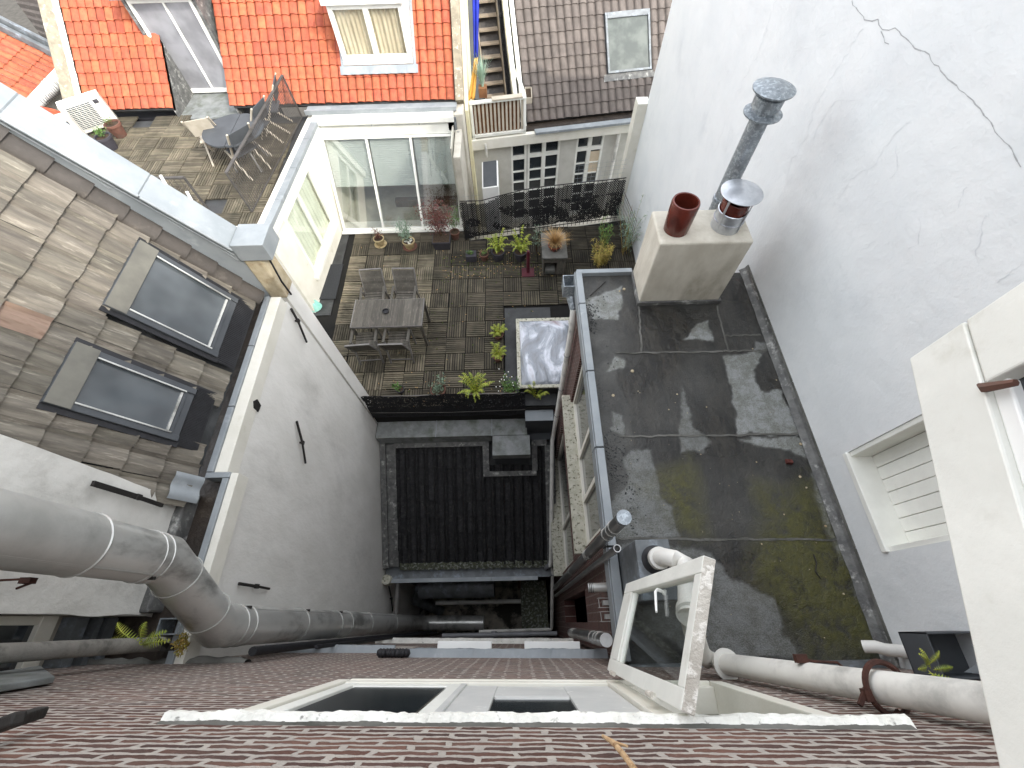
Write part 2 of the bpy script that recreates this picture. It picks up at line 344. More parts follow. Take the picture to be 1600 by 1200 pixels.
def tiles(mb, O, u, v, W, L, tw, ex, amp=.02, prof=None, th=.018, holes=(), seg=6, jit=.004, lap=.04, keep=None, m2=None):
    """courses of pantiles: O eave corner, u along the eave, v up the slope; holes are (u0,u1,v0,v1)"""
    u = V(u).normalized(); v = V(v).normalized(); n = u.cross(v).normalized()
    if n[2] < 0: n = -n
    prof = prof or (lambda t: math.sin(t * 2 * math.pi) * .5 + .5)
    nu = int(round(W / tw)); nv = int(math.ceil(L / ex)); tw = W / nu
    for j in range(nv):
        for i in range(nu):
            uc = (i + .5) * tw; vc = (j + .5) * ex
            if any(h[0] < uc < h[1] and h[2] < vc < h[3] for h in holes): continue
            if keep and not keep(uc, vc): continue
            ju, jv, jn = U(-jit, jit), U(-jit, jit) * 2, U(0, jit)
            vs = []; mb.cm = m2(i, j) if m2 else 0
            for (vv, lift) in ((j * ex, th), (min((j + 1) * ex + lap, L + lap), 0)):
                for k in range(seg + 1):
                    t = k / seg
                    p = V(O) + u * (i * tw + (.02 + t * .96) * tw + ju) + v * (vv + jv) + n * (prof(t) * amp + lift + jn); vs.append(p)
            for k in range(seg + 1): vs.append(vs[k] - n * (th + amp * .3))
            s1 = seg + 1
            fs = [(k, k + 1, s1 + k + 1, s1 + k) for k in range(seg)] + [(2 * s1 + k, 2 * s1 + k + 1, k + 1, k) for k in range(seg)]
            mb.add(vs, fs)
    mb.cm = 0

# --- plants
def leafq(mb, p, d, n, L, W, droop=.3):
    d = V(d).normalized(); s = d.cross(V(n)); s = s.normalized() if s.length > .01 else d.orthogonal()
    q = p + d * (L * .5) ; e = p + d * L - V((0, 0, droop * L))
    mb.add([p, q + s * W * .5, e, q - s * W * .5], [(0, 1, 2, 3)])
def frond(mb, p, az, L, rise, W, n=12):
    dirh = V((math.cos(az), math.sin(az), 0)); side = V((-math.sin(az), math.cos(az), 0)); pts = []
    for i in range(n + 1):
        t = i / n; pts.append(p + dirh * (L * t * .85) + V((0, 0, rise * (math.sin(t * 2.1)) * L)))
    for i in range(1, n):
        t = i / n; w_ = W * math.sin(math.pi * min(1, t * .85 + .12)) ** .8
        for sg in (-1, 1):
            a = pts[i]; b_ = pts[i + 1]; tip = a + side * sg * w_ + dirh * w_ * .45 - V((0, 0, w_ * .25))
            mb.add([a, a * .25 + b_ * .75, tip], [(0, 1, 2)])
    mb.tube(pts, .0022, 3, False)
def fern(mb, p, n, L, rise=.5, W=.05, up=.0):
    for k in range(n): frond(mb, V(p) + V((U(-.02, .02), U(-.02, .02), up)), k * 2.4 + U(-.2, .2), L * U(.65, 1.1), rise * U(.5, 1.3), W * U(.8, 1.1))
def bush(mb, p, h, r, n, leaf, stems=6, up=.3, sm=None):
    p = V(p)
    for k in range(stems):
        a = U(0, 6.28); e = p + V((math.cos(a) * r * U(.2, .8), math.sin(a) * r * U(.2, .8), h * U(.6, 1)))
        mb.cm = 1; mid = p.lerp(e, .5) + V((U(-.04, .04), U(-.04, .04), .03)); mb.tube([p, mid, e], [.006, .004, .002], 4, False); mb.cm = 0
        for i in range(n // stems):
            t = U(.25, 1.05); q = (p.lerp(mid, t * 2) if t < .5 else mid.lerp(e, t * 2 - 1)) + V((U(-1, 1), U(-1, 1), U(-.6, .8))) * (r * .33)
            leafq(mb, q, (U(-1, 1), U(-1, 1), U(-.3, 1) + up), (U(-1, 1), U(-1, 1), 1), leaf * U(.6, 1.2), leaf * .45, U(0, .4))
def tuft(mb, p, n, L, spread, W=.006, seg=4):
    p = V(p)
    for k in range(n):
        a = U(0, 6.28); s_ = U(.1, 1) * spread; l = L * U(.6, 1.1); side = V((-math.sin(a), math.cos(a), 0)) * W
        pts = []
        for i in range(seg + 1):
            t = i / seg; pts.append(p + V((math.cos(a), math.sin(a), 0)) * (.02 + s_ * l * t * t * .9 + s_ * l * t * .3) + V((0, 0, l * (t - .45 * s_ * t * t))))
        vs = []
        for i, q in enumerate(pts): w_ = 1 - (i / seg) ** 2 * .9; vs += [q - side * w_, q + side * w_]
        mb.add(vs, [(2 * i, 2 * i + 1, 2 * i + 3, 2 * i + 2) for i in range(seg)])
def pot_mb(p, r, h, rb=None, seg=20):
    rb = rb or r * .72; m = MB()
    m.lathe(p, [(0, 0), (rb, 0), (r * .97, h * .82), (r * 1.06, h * .83), (r * 1.06, h), (r * .9, h), (r * .86, h * .86), (0, h * .86)], seg)
    return m
# ================================================================ own brick house (behind / below the camera)
WN = V((.02, 1, 0)); WY = -.295
def OW(x, z, d=0): return V((x + .02 * d, WY - .02 * x + d, z))       # d = metres out from the wall
def po(x, y, d=0): return pp(x, y, (0, WY + d, 0), WN)
def wall_cells(mb, P, u0, u1, z0, z1, holes, depth):
    us = sorted({u0, u1, *[h[0] for h in holes], *[h[1] for h in holes]}); zs = sorted({z0, z1, *[h[2] for h in holes], *[h[3] for h in holes]})
    for i in range(len(us) - 1):
        j = 0
        while j < len(zs) - 1:
            ins = lambda jj: any(h[0] - 1e-6 <= us[i] and us[i + 1] <= h[1] + 1e-6 and h[2] - 1e-6 <= zs[jj] and zs[jj + 1] <= h[3] + 1e-6 for h in holes)
            if ins(j): j += 1; continue
            k = j
            while k < len(zs) - 1 and not ins(k): k += 1
            a, b_, c, d = us[i], us[i + 1], zs[j], zs[k]
            mb.hexa([P(a, c, 0), P(b_, c, 0), P(b_, c, -depth), P(a, c, -depth), P(a, d, 0), P(b_, d, 0), P(b_, d, -depth), P(a, d, -depth)]); j = k
def pbox(mb, P, u0, u1, z0, z1, d0, d1):
    return mb.hexa([P(u0, z0, d0), P(u1, z0, d0), P(u1, z0, d1), P(u0, z0, d1), P(u0, z1, d0), P(u1, z1, d0), P(u1, z1, d1), P(u0, z1, d1)])
def window(parent, P, u0, u1, z0, z1, d=-.08, fw=.05, ft=.05, mul=(), trans=(), fmat='white_paint', gmat='dark_glass', name='window', label=None, bw=.03, cells=None):
    m = MB(); b0, b1 = d - ft, d
    for a, b_ in ((u0, u0 + fw), (u1 - fw, u1)): pbox(m, P, a, b_, z0, z1, b0, b1)
    for a, b_ in ((z0, z0 + fw), (z1 - fw, z1)): pbox(m, P, u0 + fw, u1 - fw, a, b_, b0, b1 - .002)
    for k in mul: pbox(m, P, k - fw * .5, k + fw * .5, z0 + fw, z1 - fw, b0, b1 - .003)
    for k in trans: pbox(m, P, u0 + fw, u1 - fw, k - bw / 2, k + bw / 2, b0 + .006, b1 - .006)
    o = obj(name, m, fmat, parent, bevel=.004, label=label)
    g_ = MB(); pbox(g_, P, u0 + fw * .5, u1 - fw * .5, z0 + fw * .5, z1 - fw * .5, d - ft * .75, d - ft * .6)
    obj('pane', g_, gmat, o); return o

house = thing('brick_house', 'tall brown brick house wall right below the viewer, with white window frames and pale mortar', 'house', (0, -.6, -13.4))
W1 = (-1.06, 1.12, -2.97, -1.80)
wl = po(320, 1025); wr = po(655, 1031)
W2 = (-1.02, .72, -6.3, -4.86); W3 = (-3.1, -1.42, -6.9, -5.5); W4 = (-2.2, .75, -9.3, -7.9)
m = MB(); wall_cells(m, OW, -6, 2.82, -13.4, .7, [W1, W2, W3, W4], .24)
obj('wall', m, 'house_brick', house)
m = MB(); m.box((-6, -8, -13.4), (2.8, -1.5, .66)); obj('house_body', m, 'room_dark', house)
m = MB(); m.prism([(-6.1, -.62, .70), (-6.1, -8.1, .70), (-6.1, -4.3, 2.4)], (9, 0, 0)); obj('roof', m, 'black_tile', house)
# rough white ledge above the wide window
m = MB()
def ledge(x0, x1, zt, out, mb, n=150, h=.045):
    def fn(u, v):
        x = x0 + (x1 - x0) * u; a = v * 4
        jit = NZ.noise(V((x * 9, v * 3, 1))) * .007 + NZ.noise(V((x * 50, v * 9, 4))) * .005
        prof = [(0, .02), (out, .0), (out + .004, -h), (0, -h - .012), (0, .02)][int(round(a))]
        return OW(x, zt + prof[1] + (jit if prof[0] else 0), prof[0] + (jit if prof[0] else -.01))
    mb.grid(fn, n, 4)
ledge(-1.2, 1.25, -1.775, .026, m, 190, .024); obj('window_ledge', m, 'chalk_paint', house)
m = MB()
m.grid(lambda u, v: OW(-1.2 + 2.44 * u, -1.77 + v * (.03 + .012 * NZ.noise(V((u * 40, 0, 2)))), .012 * (1 - v) - .002), 200, 3)
obj('mortar_bed', m, 'concrete', house)
# the wide window: outer frame, left sash, middle boards with a small pane, right sash hanging open
m = MB(); D = .006
for a in ((W1[0], W1[0] + .07), (.47, .55), (W1[1] - .07, W1[1])): pbox(m, OW, a[0], a[1], W1[2], W1[3], -.14, D)
pbox(m, OW, W1[0] + .07, .47, W1[2], W1[2] + .08, -.14, D - .004); pbox(m, OW, W1[0] + .07, .47, W1[3] - .06, W1[3], -.14, D - .004)
pbox(m, OW, .55, W1[1] - .07, W1[2], W1[2] + .06, -.14, D - .02); pbox(m, OW, .55, W1[1] - .07, W1[3] - .06, W1[3], -.14, D - .02)
pbox(m, OW, W1[0] + .07, W1[1] - .07, W1[2] - .03, W1[2] + .005, -.1, .007)
wide = obj('window', m, 'cream_paint', house, bevel=.005, label='wide white window frame under the cracked ledge, its right sash open')
def sash(parent, P, u0, u1, z0, z1, d, fw=.07, mat_='white_paint', gm='dark_glass', t=.045, label=None, name='sash'):
    s_ = MB()
    pbox(s_, P, u0, u0 + fw, z0, z1, d - t, d); pbox(s_, P, u1 - fw, u1, z0, z1, d - t, d)
    pbox(s_, P, u0 + fw, u1 - fw, z0, z0 + fw * 1.25, d - t, d - .002); pbox(s_, P, u0 + fw, u1 - fw, z1 - fw, z1, d - t, d - .002)
    pbox(s_, P, u0 + fw * .98, u1 - fw * .98, z0 + fw * 1.2, z1 - fw * .98, d - t * .7, d - t * .55) if gm == 'same' else None
    o = obj(name, s_, mat_, parent, bevel=.005, label=label); return o
sash(wide, OW, -.985, -.33, W1[2] + .085, W1[3] - .065, -.004)
m = MB(); pbox(m, OW, -.9, -.42, W1[2] + .15, W1[3] - .13, -.016, -.012); obj('pane', m, 'near_glass', wide)
m = MB(); u0, u1 = -.325, .465
for a in ((u0, -.14), (.22, u1)): pbox(m, OW, a[0], a[1], W1[2] + .085, W1[3] - .065, -.05, -.012)
pbox(m, OW, -.14, .22, W1[2] + .085, -2.52, -.05, -.015); pbox(m, OW, -.14, .22, -1.98, W1[3] - .065, -.05, -.015)
pbox(m, OW, -.34, -.31, W1[2] + .083, W1[3] - .063, -.05, -.002)
pbox(m, OW, -.135, .215, -2.515, -2.48, -.06, -.0165)
obj('board_panel', m, 'grey_paint', wide, bevel=.003)
m = MB(); pbox(m, OW, -.14, .22, -2.5, -1.98, -.028, -.023); obj('pane', m, 'near_glass', wide)
m = MB(); pbox(m, OW, -1.0, -.34, W1[2] + .1, W1[3], -.6, -.25); m.cm = 1; pbox(m, OW, -.62, -.36, -2.7, -2.2, -.24, -.18)
obj('curtain', m, ['room_dark', 'pink_cloth'], wide)
m = MB(); m.poly([OW(.5, -3, -.5), OW(1.1, -3, -.5), OW(1.1, -1.8, -.5), OW(.5, -1.8, -.5)])
m.poly([OW(.5, -3, -.24), OW(1.1, -3, -.24), OW(1.1, -3, -.5), OW(.5, -3, -.5)]); obj('room_wall', m, 'cream_plaster', wide)
# open sash
hb = V((.545, -.275, 0)); ob = V((.725, .19, 0)); hd = (ob - hb); HL = hd.length; hd = hd.normalized(); hn = V((hd[1], -hd[0], 0))
def SP(u, z, d=0): return hb + hd * u + hn * d + V((0, 0, z))
m = MB(); z0, z1 = -3.09, -1.73; fw = .064; t = .046
for a, b_, mm in ((0, fw, 0), (HL - fw, HL, 0)): pbox(m, SP, a, b_, z0, z1, -t, 0)
pbox(m, SP, fw, HL - fw, z1 - .07, z1 - .001, -t + .001, -.001); pbox(m, SP, fw, HL - fw, z0, z0 + .22, -t + .001, -.001)
pbox(m, SP, fw, HL - fw, z0 + .23, z0 + .25, -t + .01, -.01)
opn = obj('open_sash', m, 'white_paint', house, bevel=.004, label='white window sash swung fully open over the flat roof')
m = MB(); pbox(m, SP, .004, HL - .004, z1, z1 + .006, -t + .003, -.003); obj('worn_top_edge', m, 'peeling_edge', opn)
m = MB(); pbox(m, SP, fw - .01, HL - fw + .01, z0 + .21, z1 - .06, -t * .6, -t * .52); obj('pane', m, 'glass', opn)
h0, h1 = pp(1040, 926, hb, hn), pp(1043, 963, hb, hn); m = MB(); m.tube([h0, h0 - hn * .04, h0.lerp(h1, .15) - hn * .05, h1 - hn * .05], [.009, .008, .007, .005], 8); m.tube([h0 + hn * .0, h0 - hn * .012], .013, 10); obj('window_handle', m, 'white_plastic', opn, smooth=True)
for z_ in (-2.9, -2.1): m = MB(); m.tube([SP(0, z_, -t - .01), SP(0, z_ + .08, -t - .01)], .012, 8); obj('hinge', m, 'peeling_edge', opn, smooth=True)
# lower windows
def lower(W, zl, x0, x1, sillmat, lab, mul):
    m2 = MB(); ledge(x0, x1, zl, .07, m2, 60, .03); obj('window_ledge', m2, sillmat, house, label=lab)
    return window(house, OW, W[0], W[1], W[2], W[3], -.03, .07, .06, mul, (), 'cream_paint', 'dark_glass', label='cream window far down the brick wall')
lower(W2, -4.80, -1.12, .80, 'zinc', 'grey lead window ledge', (-.2,))
lower(W3, -5.45, -3.3, -1.38, 'zinc', 'pale weathered ledge', (-2.0,))
lower(W4, -7.85, -2.3, .80, 'chalk_paint', 'white ledge just above the dark yard', (-.9,))
m = MB()
for a in ((-.83, -.30), (0.02, .56)): m = MB(); pbox(m, OW, a[0], a[1], -4.98, -4.92, 0, .13); obj('white_board', m, 'white_plastic', house, bevel=.004)
m = MB()
for i in range(9):
    p = OW(-1.32 + .03 * i, -4.72 + .012 * math.sin(i * 2), .04); m.lathe(p - V((0, 0, .04)), [(0, 0), (.03, .02), (.04, .05), (.02, .08), (0, .085)], 7)
obj('dried_bird_nest', m, 'black_plastic', smooth=False); tag(bpy.data.objects['dried_bird_nest'], 'small black clump stuck to the brick wall beside the end of a pale ledge', 'debris')
# near open casement at the right edge of the view
zA = -.80; A = pz(1420, 560, zA); B = pz(1560, 1200, zA); hn2 = V(((B - A)[1], -(B - A)[0], 0)).normalized(); fd = (A - B).normalized()
B = B - fd * .08; LL = (A - B).length
sgn = 1 if hn2[0] > 0 else -1
hn2 = hn2 * sgn
def NP(u, z, d=0): return B + fd * u + hn2 * d + V((0, 0, z - zA))
def npk(x, y): q = pp(x, y, A, hn2); return ((q - B).dot(fd), q[2])
(ua, za), (ub, zb), (uc, zc) = npk(1500, 505), npk(1535, 600), npk(1600, 830)
m = MB(); top = .62; rw = zb - zA; sw = LL - ub
pbox(m, NP, 0, LL, zA, zA + rw, 0, .06); pbox(m, NP, LL - sw, LL, zA + rw + .004, top, .0, .058); pbox(m, NP, 0, .09, zA + rw + .003, top, 0, .058); pbox(m, NP, .09, LL - sw, top - .1, top, 0, .058)
m.cm = 1; pbox(m, NP, .09, LL - sw, zA + rw, zA + rw + .03, .012, .05)
ns = obj('near_casement', m, ['white_paint', 'white_plastic'], house, bevel=.004, label='large white casement corner close to the viewer at the right')
m = MB(); pbox(m, NP, .08, LL - sw + .01, zA + rw - .01, top - .09, .03, .036); obj('pane', m, 'dark_glass', ns)
m = MB(); s0 = npk(1512, 648); m.lathe(NP(s0[0], s0[1], 0), [(0, -.004), (.006, -.004), (.007, 0)], 10, -hn2); obj('screw_head', m, 'rust', ns)
q0, q1 = npk(1532, 602), npk(1590, 598)
m = MB(); m.tube([NP(q0[0], q0[1], -.003), NP((q0[0] + q1[0]) / 2, q0[1] + .012, -.008), NP(q1[0], q1[1], -.002)], [.003, .009, .006], 6); obj('bare_wood_crack', m, 'terracotta', ns)

# ================================================================ flat-roofed brick annex on the right
XB, XW, YA, ZR = .80, 2.82, 3.70, -4.0
annex = thing('brick_annex', 'brick annex with a wet mossy flat roof and tall white windows facing the dark yard', 'annex', (1.8, 1.7, -13.4))
def AP(y, z, d=0): return V((XB - d, y, z))
AW1 = (.78, 2.82, -5.72, -4.22); AW2 = (.8, 3.05, -8.9, -7.0); AD = (-.02, .34, -9, -6.0)
m = MB(); wall_cells(m, AP, -.28, YA, -13.4, -4.12, [AW1, AW2, AD], .2)
m.box((XB + .2, YA - .2, -13.4), (XW - .004, YA, -4.12)); obj('wall', m, 'annex_brick', annex)
m = MB(); m.box((XB + .6, -.2, -13.4), (XW - .01, YA - .3, -4.3)); obj('room', m, 'room_dark', annex)
# roof sheet with wet, mossy and dry patches
def onroof(P): return [tuple(pz(x, y, ZR)[:2]) for x, y in P]
DRY = [onroof(P) for P in (
 [(1062, 533), (1090, 508), (1108, 502), (1114, 535), (1082, 534)],
 [(1130, 557), (1180, 545), (1190, 552), (1178, 590), (1195, 612), (1222, 612), (1252, 672), (1246, 680), (1148, 678), (1150, 640), (1140, 600)],
 [(1063, 606), (1070, 618), (1088, 668), (1110, 693), (1098, 708), (1062, 706), (1060, 670), (1068, 645)],
 [(980, 705), (1020, 703), (1028, 745), (1030, 775), (1052, 805), (1066, 840), (940, 838), (955, 790), (985, 745), (975, 725)],
 [(1060, 850), (1105, 868), (1150, 910), (1210, 935), (1225, 990), (1260, 1030), (1100, 1030), (1000, 980), (960, 850)],
 [(1150, 684), (1256, 682), (1285, 745), (1262, 715), (1240, 705), (1205, 700)],
 [(960, 555), (980, 560), (975, 580), (950, 582)], [(912, 470), (975, 445), (968, 500), (925, 498)], [(955, 640), (975, 650), (972, 680), (955, 670)],
 [(1178, 535), (1200, 540), (1196, 548), (1180, 550)])]
DRYE = [onroof([(1262, 715), (1285, 745), (1310, 840), (1345, 920), (1372, 985), (1385, 1000), (1345, 940), (1300, 850), (1275, 770)])]
MOSS = [onroof(P) for P in ([(1000, 760), (1080, 720), (1100, 830), (1075, 840), (1040, 790)], [(1190, 830), (1262, 740), (1300, 820), (1340, 900), (1385, 1015), (1270, 1035), (1225, 950), (1170, 900)], [(1180, 760), (1230, 770), (1240, 820), (1190, 810)])]
def edge_d(x, y, P):
    best = 9
    for i in range(len(P)):
        a, b_ = P[i], P[(i + 1) % len(P)]; dx, dy = b_[0] - a[0], b_[1] - a[1]; t = max(0, min(1, ((x - a[0]) * dx + (y - a[1]) * dy) / (dx * dx + dy * dy + 1e-9)))
        best = min(best, math.hypot(x - a[0] - t * dx, y - a[1] - t * dy))
    return best
m = MB(); nx, ny = 134, 270; x0, x1, y0, y1 = XB + .03, XW, -.36, YA - .03
vs = []
for j in range(ny + 1):
    for i in range(nx + 1):
        x = x0 + (x1 - x0) * i / nx; y = y0 + (y1 - y0) * j / ny
        jx = x + NZ.noise(V((x * 5, y * 5, 0))) * .05 + NZ.noise(V((x * 22, y * 22, 3))) * .018; jy = y + NZ.noise(V((x * 5, y * 5, 9))) * .05 + NZ.noise(V((x * 22, y * 22, 7))) * .018
        def inside(P, soft):
            d = edge_d(jx, jy, P); return min(1, max(0, .5 + (d if inpoly(jx, jy, P) else -d) / soft))
        dry = max([inside(P, .02) for P in DRY] + [0]); e_ = max(inside(P, .05) for P in DRYE)
        dark = min(1, max(0, .5 + NZ.noise(V((x * 1.6, y * 1.6, 20))) * 1.4))
        wet = (1 - max(dry, e_)) * (.55 + .45 * dark)
        if x < XB + .33 + .12 * NZ.noise(V((0, y * 2, 5))): wet *= .55
        moss = max(max(inside(P, .25) for P in MOSS), .0) * (.9 if dry < .5 else .35)
        gl = max([inside(P, .02) for P in (DRY[0], DRY[1], DRY[5], DRY[6], DRY[7])])
        z = ZR + NZ.noise(V((x * 1.2, y * 1.2, 2))) * .006
        vs.append(V((x, y, z))); m.c.append((wet, moss, max(dry * (.45 + .4 * gl), e_ * .8)))
m.v = vs; m.f = [(j * (nx + 1) + i, j * (nx + 1) + i + 1, (j + 1) * (nx + 1) + i + 1, (j + 1) * (nx + 1) + i) for j in range(ny) for i in range(nx)]; m.m = [0] * len(m.f)
obj('flat_roof', m, 'roof_felt', annex, smooth=False)
m = MB(); m.box((XB + .03, -.36, ZR - .12), (XW - .002, YA - .03, ZR - .02)); obj('roof_slab', m, 'concrete', annex)
def seam(mb, pts, w=.018, h=.008):
    for a, b_ in zip(pts, pts[1:]):
        p, q = pz(*a, ZR), pz(*b_, ZR); n_ = 24; P_ = [p.lerp(q, i / n_) + V((NZ.noise(V((i * .4, p[0], 1))), NZ.noise(V((i * .4, p[1], 5))), 0)) * .014 + V((0, 0, .002)) for i in range(n_ + 1)]; [mb.beam(c_, d_, w * (1 + .6 * NZ.noise(V((c_[0] * 9, c_[1] * 9, 3)))), h) for c_, d_ in zip(P_, P_[1:])]
m = MB(); seam(m, [(962, 552), (1130, 549), (1198, 547)]); seam(m, [(968, 682), (1100, 681), (1254, 678)]); seam(m, [(960, 841), (1100, 843), (1306, 843)]); seam(m, [(997, 476), (1003, 550)]); seam(m, [(1120, 478), (1138, 548)]); seam(m, [(1133, 525), (1188, 523)])
obj('roof_seam', m, 'concrete', annex)
m = MB()   # metal edge of the roof, in lengths
for a, b_ in ((-.28, .55), (.56, 1.45), (1.46, 2.3), (2.31, 3.2), (3.21, YA)):
    m.box((XB - .045, a, -4.10), (XB + .03, b_ - .004, -3.93)); m.box((XB - .058, a, -4.13), (XB - .046, b_, -3.95))
m.box((XB - .03, YA - .028, -4.10), (1.44, YA + .035, -3.94)); obj('roof_trim', m, 'zinc', annex, bevel=.006)
m = MB(); m.box((XB - .04, -.28, -4.21), (XB - .002, YA, -4.132)); obj('fascia_board', m, 'grey_paint', annex)
m = MB()   # loose grit along the edge
for i in range(900):
    y = U(.4, 3.5); x = XB + .04 + abs(random.gauss(0, .11)) + .04 * math.sin(y * 2); s_ = U(.004, .011)
    if NZ.noise(V((x * 6, y * 3, 0))) < -.1: continue
    m.lathe((x, y, ZR - .003), [(s_, 0), (s_ * .6, s_ * .8), (0, s_)], 5)
o = obj('roof_grit', m, 'dark_bitumen'); o['kind'] = 'stuff'
m = MB()
for x_, y_, s_ in ((988, 580, .02), (958, 618, .018), (1058, 616, .01), (1104, 636, .008), (1182, 722, .008), (1250, 745, .014), (1251, 694, .016), (1095, 710, .006), (1176, 545, .008), (1213, 594, .009), (1318, 928, .01), (1260, 762, .01), (1290, 822, .012), (1225, 804, .008), (1190, 850, .009), (1045, 640, .008), (975, 452, .02), (968, 455, .012)):
    p = pz(x_, y_, ZR); m.lathe(p, [(s_, 0), (s_ * .8, s_ * .5), (0, s_ * .6)], 6)
for k in range(60): p = pz(U(980, 1330), U(600, 1000), ZR); s_ = U(.002, .006); m.lathe(p, [(s_, 0), (s_ * .6, s_ * .6), (0, s_ * .7)], 5)
o = obj('roof_crumbs', m, 'mortar_cream'); o['kind'] = 'stuff'
p = pz(1231, 722, ZR); m = MB(); m.hexa([p + V(q) for q in ((-.03, -.02, 0), (.03, -.03, 0), (.04, .02, 0), (-.02, .03, 0), (-.025, -.015, .03), (.03, -.02, .04), (.03, .015, .03), (-.015, .02, .035))]); tag(obj('brick_fragment', m, 'red_scrap', bevel=.004), 'broken red brick lump lying on the wet flat roof', 'rubble')
for (P_, lb) in (([(1271, 866), (1276, 880), (1274, 893), (1283, 905)], 'thin black curved twig on the mossy corner of the flat roof'), ([(922, 462), (946, 440)], 'short dark stick beside the far end of the flat roof')):
    m = MB(); m.tube([pz(*q, ZR + .01) for q in P_], .005, 5); tag(obj('stick', m, 'black_iron'), lb, 'stick')
# windows on the west wall
wa = window(annex, AP, AW1[0], AW1[1], AW1[2], AW1[3], -.035, .06, .06, (1.36, 1.95), (), 'cream_paint', 'sky_glass', label='upper white window with three lights')
wb = window(annex, AP, AW2[0], AW2[1], AW2[2], AW2[3], -.05, .06, .06, (1.6,), (), 'cream_paint', 'sky_glass', label='lower white window with two lights')
for (W_, o_) in ((AW1, wa), (AW2, wb)):
    m = MB(); pbox(m, AP, W_[0] - .05, W_[1] + .12, W_[2] - .07, W_[2] + .005, -.1, .12 if W_ is AW1 else .17); obj('window_sill', m, 'lichen_sill', o_, bevel=.006)
m = MB(); pbox(m, AP, AW1[0] + .1, 1.3, AW1[2] + .1, AW1[3] - .1, -.16, -.14); obj('blind', m, 'room_grey', wa)
# flashing against the white wall
m = MB()
for i in range(60):
    a, b_ = -.35 + (YA + .35) * i / 60, -.35 + (YA + .35) * (i + 1) / 60
    w0, w1 = (.07 + .012 * NZ.noise(V((k * 5, 1, 0))) for k in (a, b_)); h0, h1 = (.10 + .018 * NZ.noise(V((k * 7, 4, 0))) for k in (a, b_))
    m.poly([(XW - w0, a, ZR + .01), (XW - w1, b_, ZR + .01), (XW - .02, b_, ZR + .05), (XW - .02, a, ZR + .05)]); m.poly([(XW - .02, a, ZR + .05), (XW - .02, b_, ZR + .05), (XW - .004, b_, ZR + h1), (XW - .004, a, ZR + h0)])
obj('wall_flashing', m, 'lead', annex)
m = MB()
for i in range(5): m.box((XW - .012, -.3 + .8 * i, ZR + .085), (XW - .001, -.3 + .8 * i + .79, ZR + .105))
obj('flashing_strip', m, 'concrete', annex)
m = MB(); m.box((XB + .02, -.36, ZR), (XW - .1, -.30, ZR + .09)); obj('upstand', m, 'old_zinc', annex)

# ================================================================ chimney, pots and flue on the flat roof
CX0, CX1, CY0, CY1 = 1.45, 2.37, 3.22, 3.70; CZ = -3.08
ch = thing('chimney_stack', 'pale rendered chimney stack on the flat roof carrying two brown clay pots', 'chimney', ((CX0 + CX1) / 2, 3.46, ZR))
m = MB()
m.box((CX0, CY0, ZR + .0), (CX1, CY1, CZ)); obj('shaft', m, 'chimney_render', ch, bevel=.02)
m = MB(); m.box((CX0 - .02, CY0 - .025, ZR + .002), (CX1 + .02, CY0 - .001, ZR + .06)); m.box((CX0 - .022, CY0 - .022, ZR + .003), (CX0 - .001, CY1, ZR + .058)); m.box((CX1 + .001, CY0 - .022, ZR + .003), (CX1 + .022, CY1, ZR + .058))
obj('base_flashing', m, 'lead', ch, bevel=.005)
def claypot(c, r, h, lab):
    m = MB(); m.lathe(c, [(r * .92, 0), (r * .96, h * .25), (r, h * .7), (r * 1.02, h * .92), (r * .98, h), (r * .86, h), (r * .82, h * .2), (0, h * .15)], 28)
    return obj('chimney_pot', m, 'clay_pot_brown', ch, smooth=True, label=lab)
claypot(V((1.64, 3.42, CZ)), .13, .33, 'open dark brown glazed pot')
c2 = V((2.14, 3.45, CZ)); cp = claypot(c2, .125, .30, 'brown pot wrapped in bright metal under a disc cap')
m = MB(); m.lathe(c2, [(.142, 0), (.142, .20), (.136, .205), (.134, 0)], 28); obj('metal_sleeve', m, 'bright_metal', cp, smooth=True)
m = MB()
for k in range(4):
    a = .6 + k * math.pi / 2; d = V((math.cos(a), math.sin(a), 0)); m.beam(c2 + d * .146 + V((0, 0, .02)), c2 + d * .15 + V((0, 0, .40)), .022, .004, d)
m.tube([c2 + V((math.cos(t / 24 * 6.283), math.sin(t / 24 * 6.283), 0)) * .146 + V((0, 0, .1)) for t in range(24)], .004, 5, close=True)
obj('cap_bracket', m, 'bright_metal', cp)
m = MB(); m.lathe(c2 + V((0, 0, .40)), [(0, .028), (.08, .022), (.19, -.012), (.192, -.016), (.08, .016), (0, .022)], 32); obj('disc_cap', m, 'bright_metal', cp, smooth=True)
fb = py(1128, 318, 3.86); ft_ = py(1190, 172, 3.86)
fp = thing('flue_pipe', 'tall galvanised flue pipe with a mushroom cowl rising behind the chimney stack', 'flue', (fb[0], 3.86, -7.4))
xf = .5 * (fb[0] + ft_[0]); zt = ft_[2] - .02
m = MB(); m.tube([(xf, 3.86, -7.4), (xf, 3.86, zt)], .082, 20); obj('pipe', m, 'galvanised', fp, smooth=True)
m = MB()
for z in (fb[2] + .06, fb[2] + .03): m.lathe((xf, 3.86, z), [(.083, 0), (.092, .004), (.092, .02), (.083, .024)], 20)
obj('pipe_collar', m, 'galvanised', fp, smooth=True)
m = MB(); m.lathe((xf, 3.86, zt - .03), [(.083, 0), (.16, .015), (.165, .03), (.1, .04), (.098, .07), (.12, .075), (.125, .17), (.1, .18), (.1, .2), (.17, .21), (.175, .225), (.08, .255), (0, .262)], 28); obj('cowl', m, 'galvanised', fp, smooth=True)

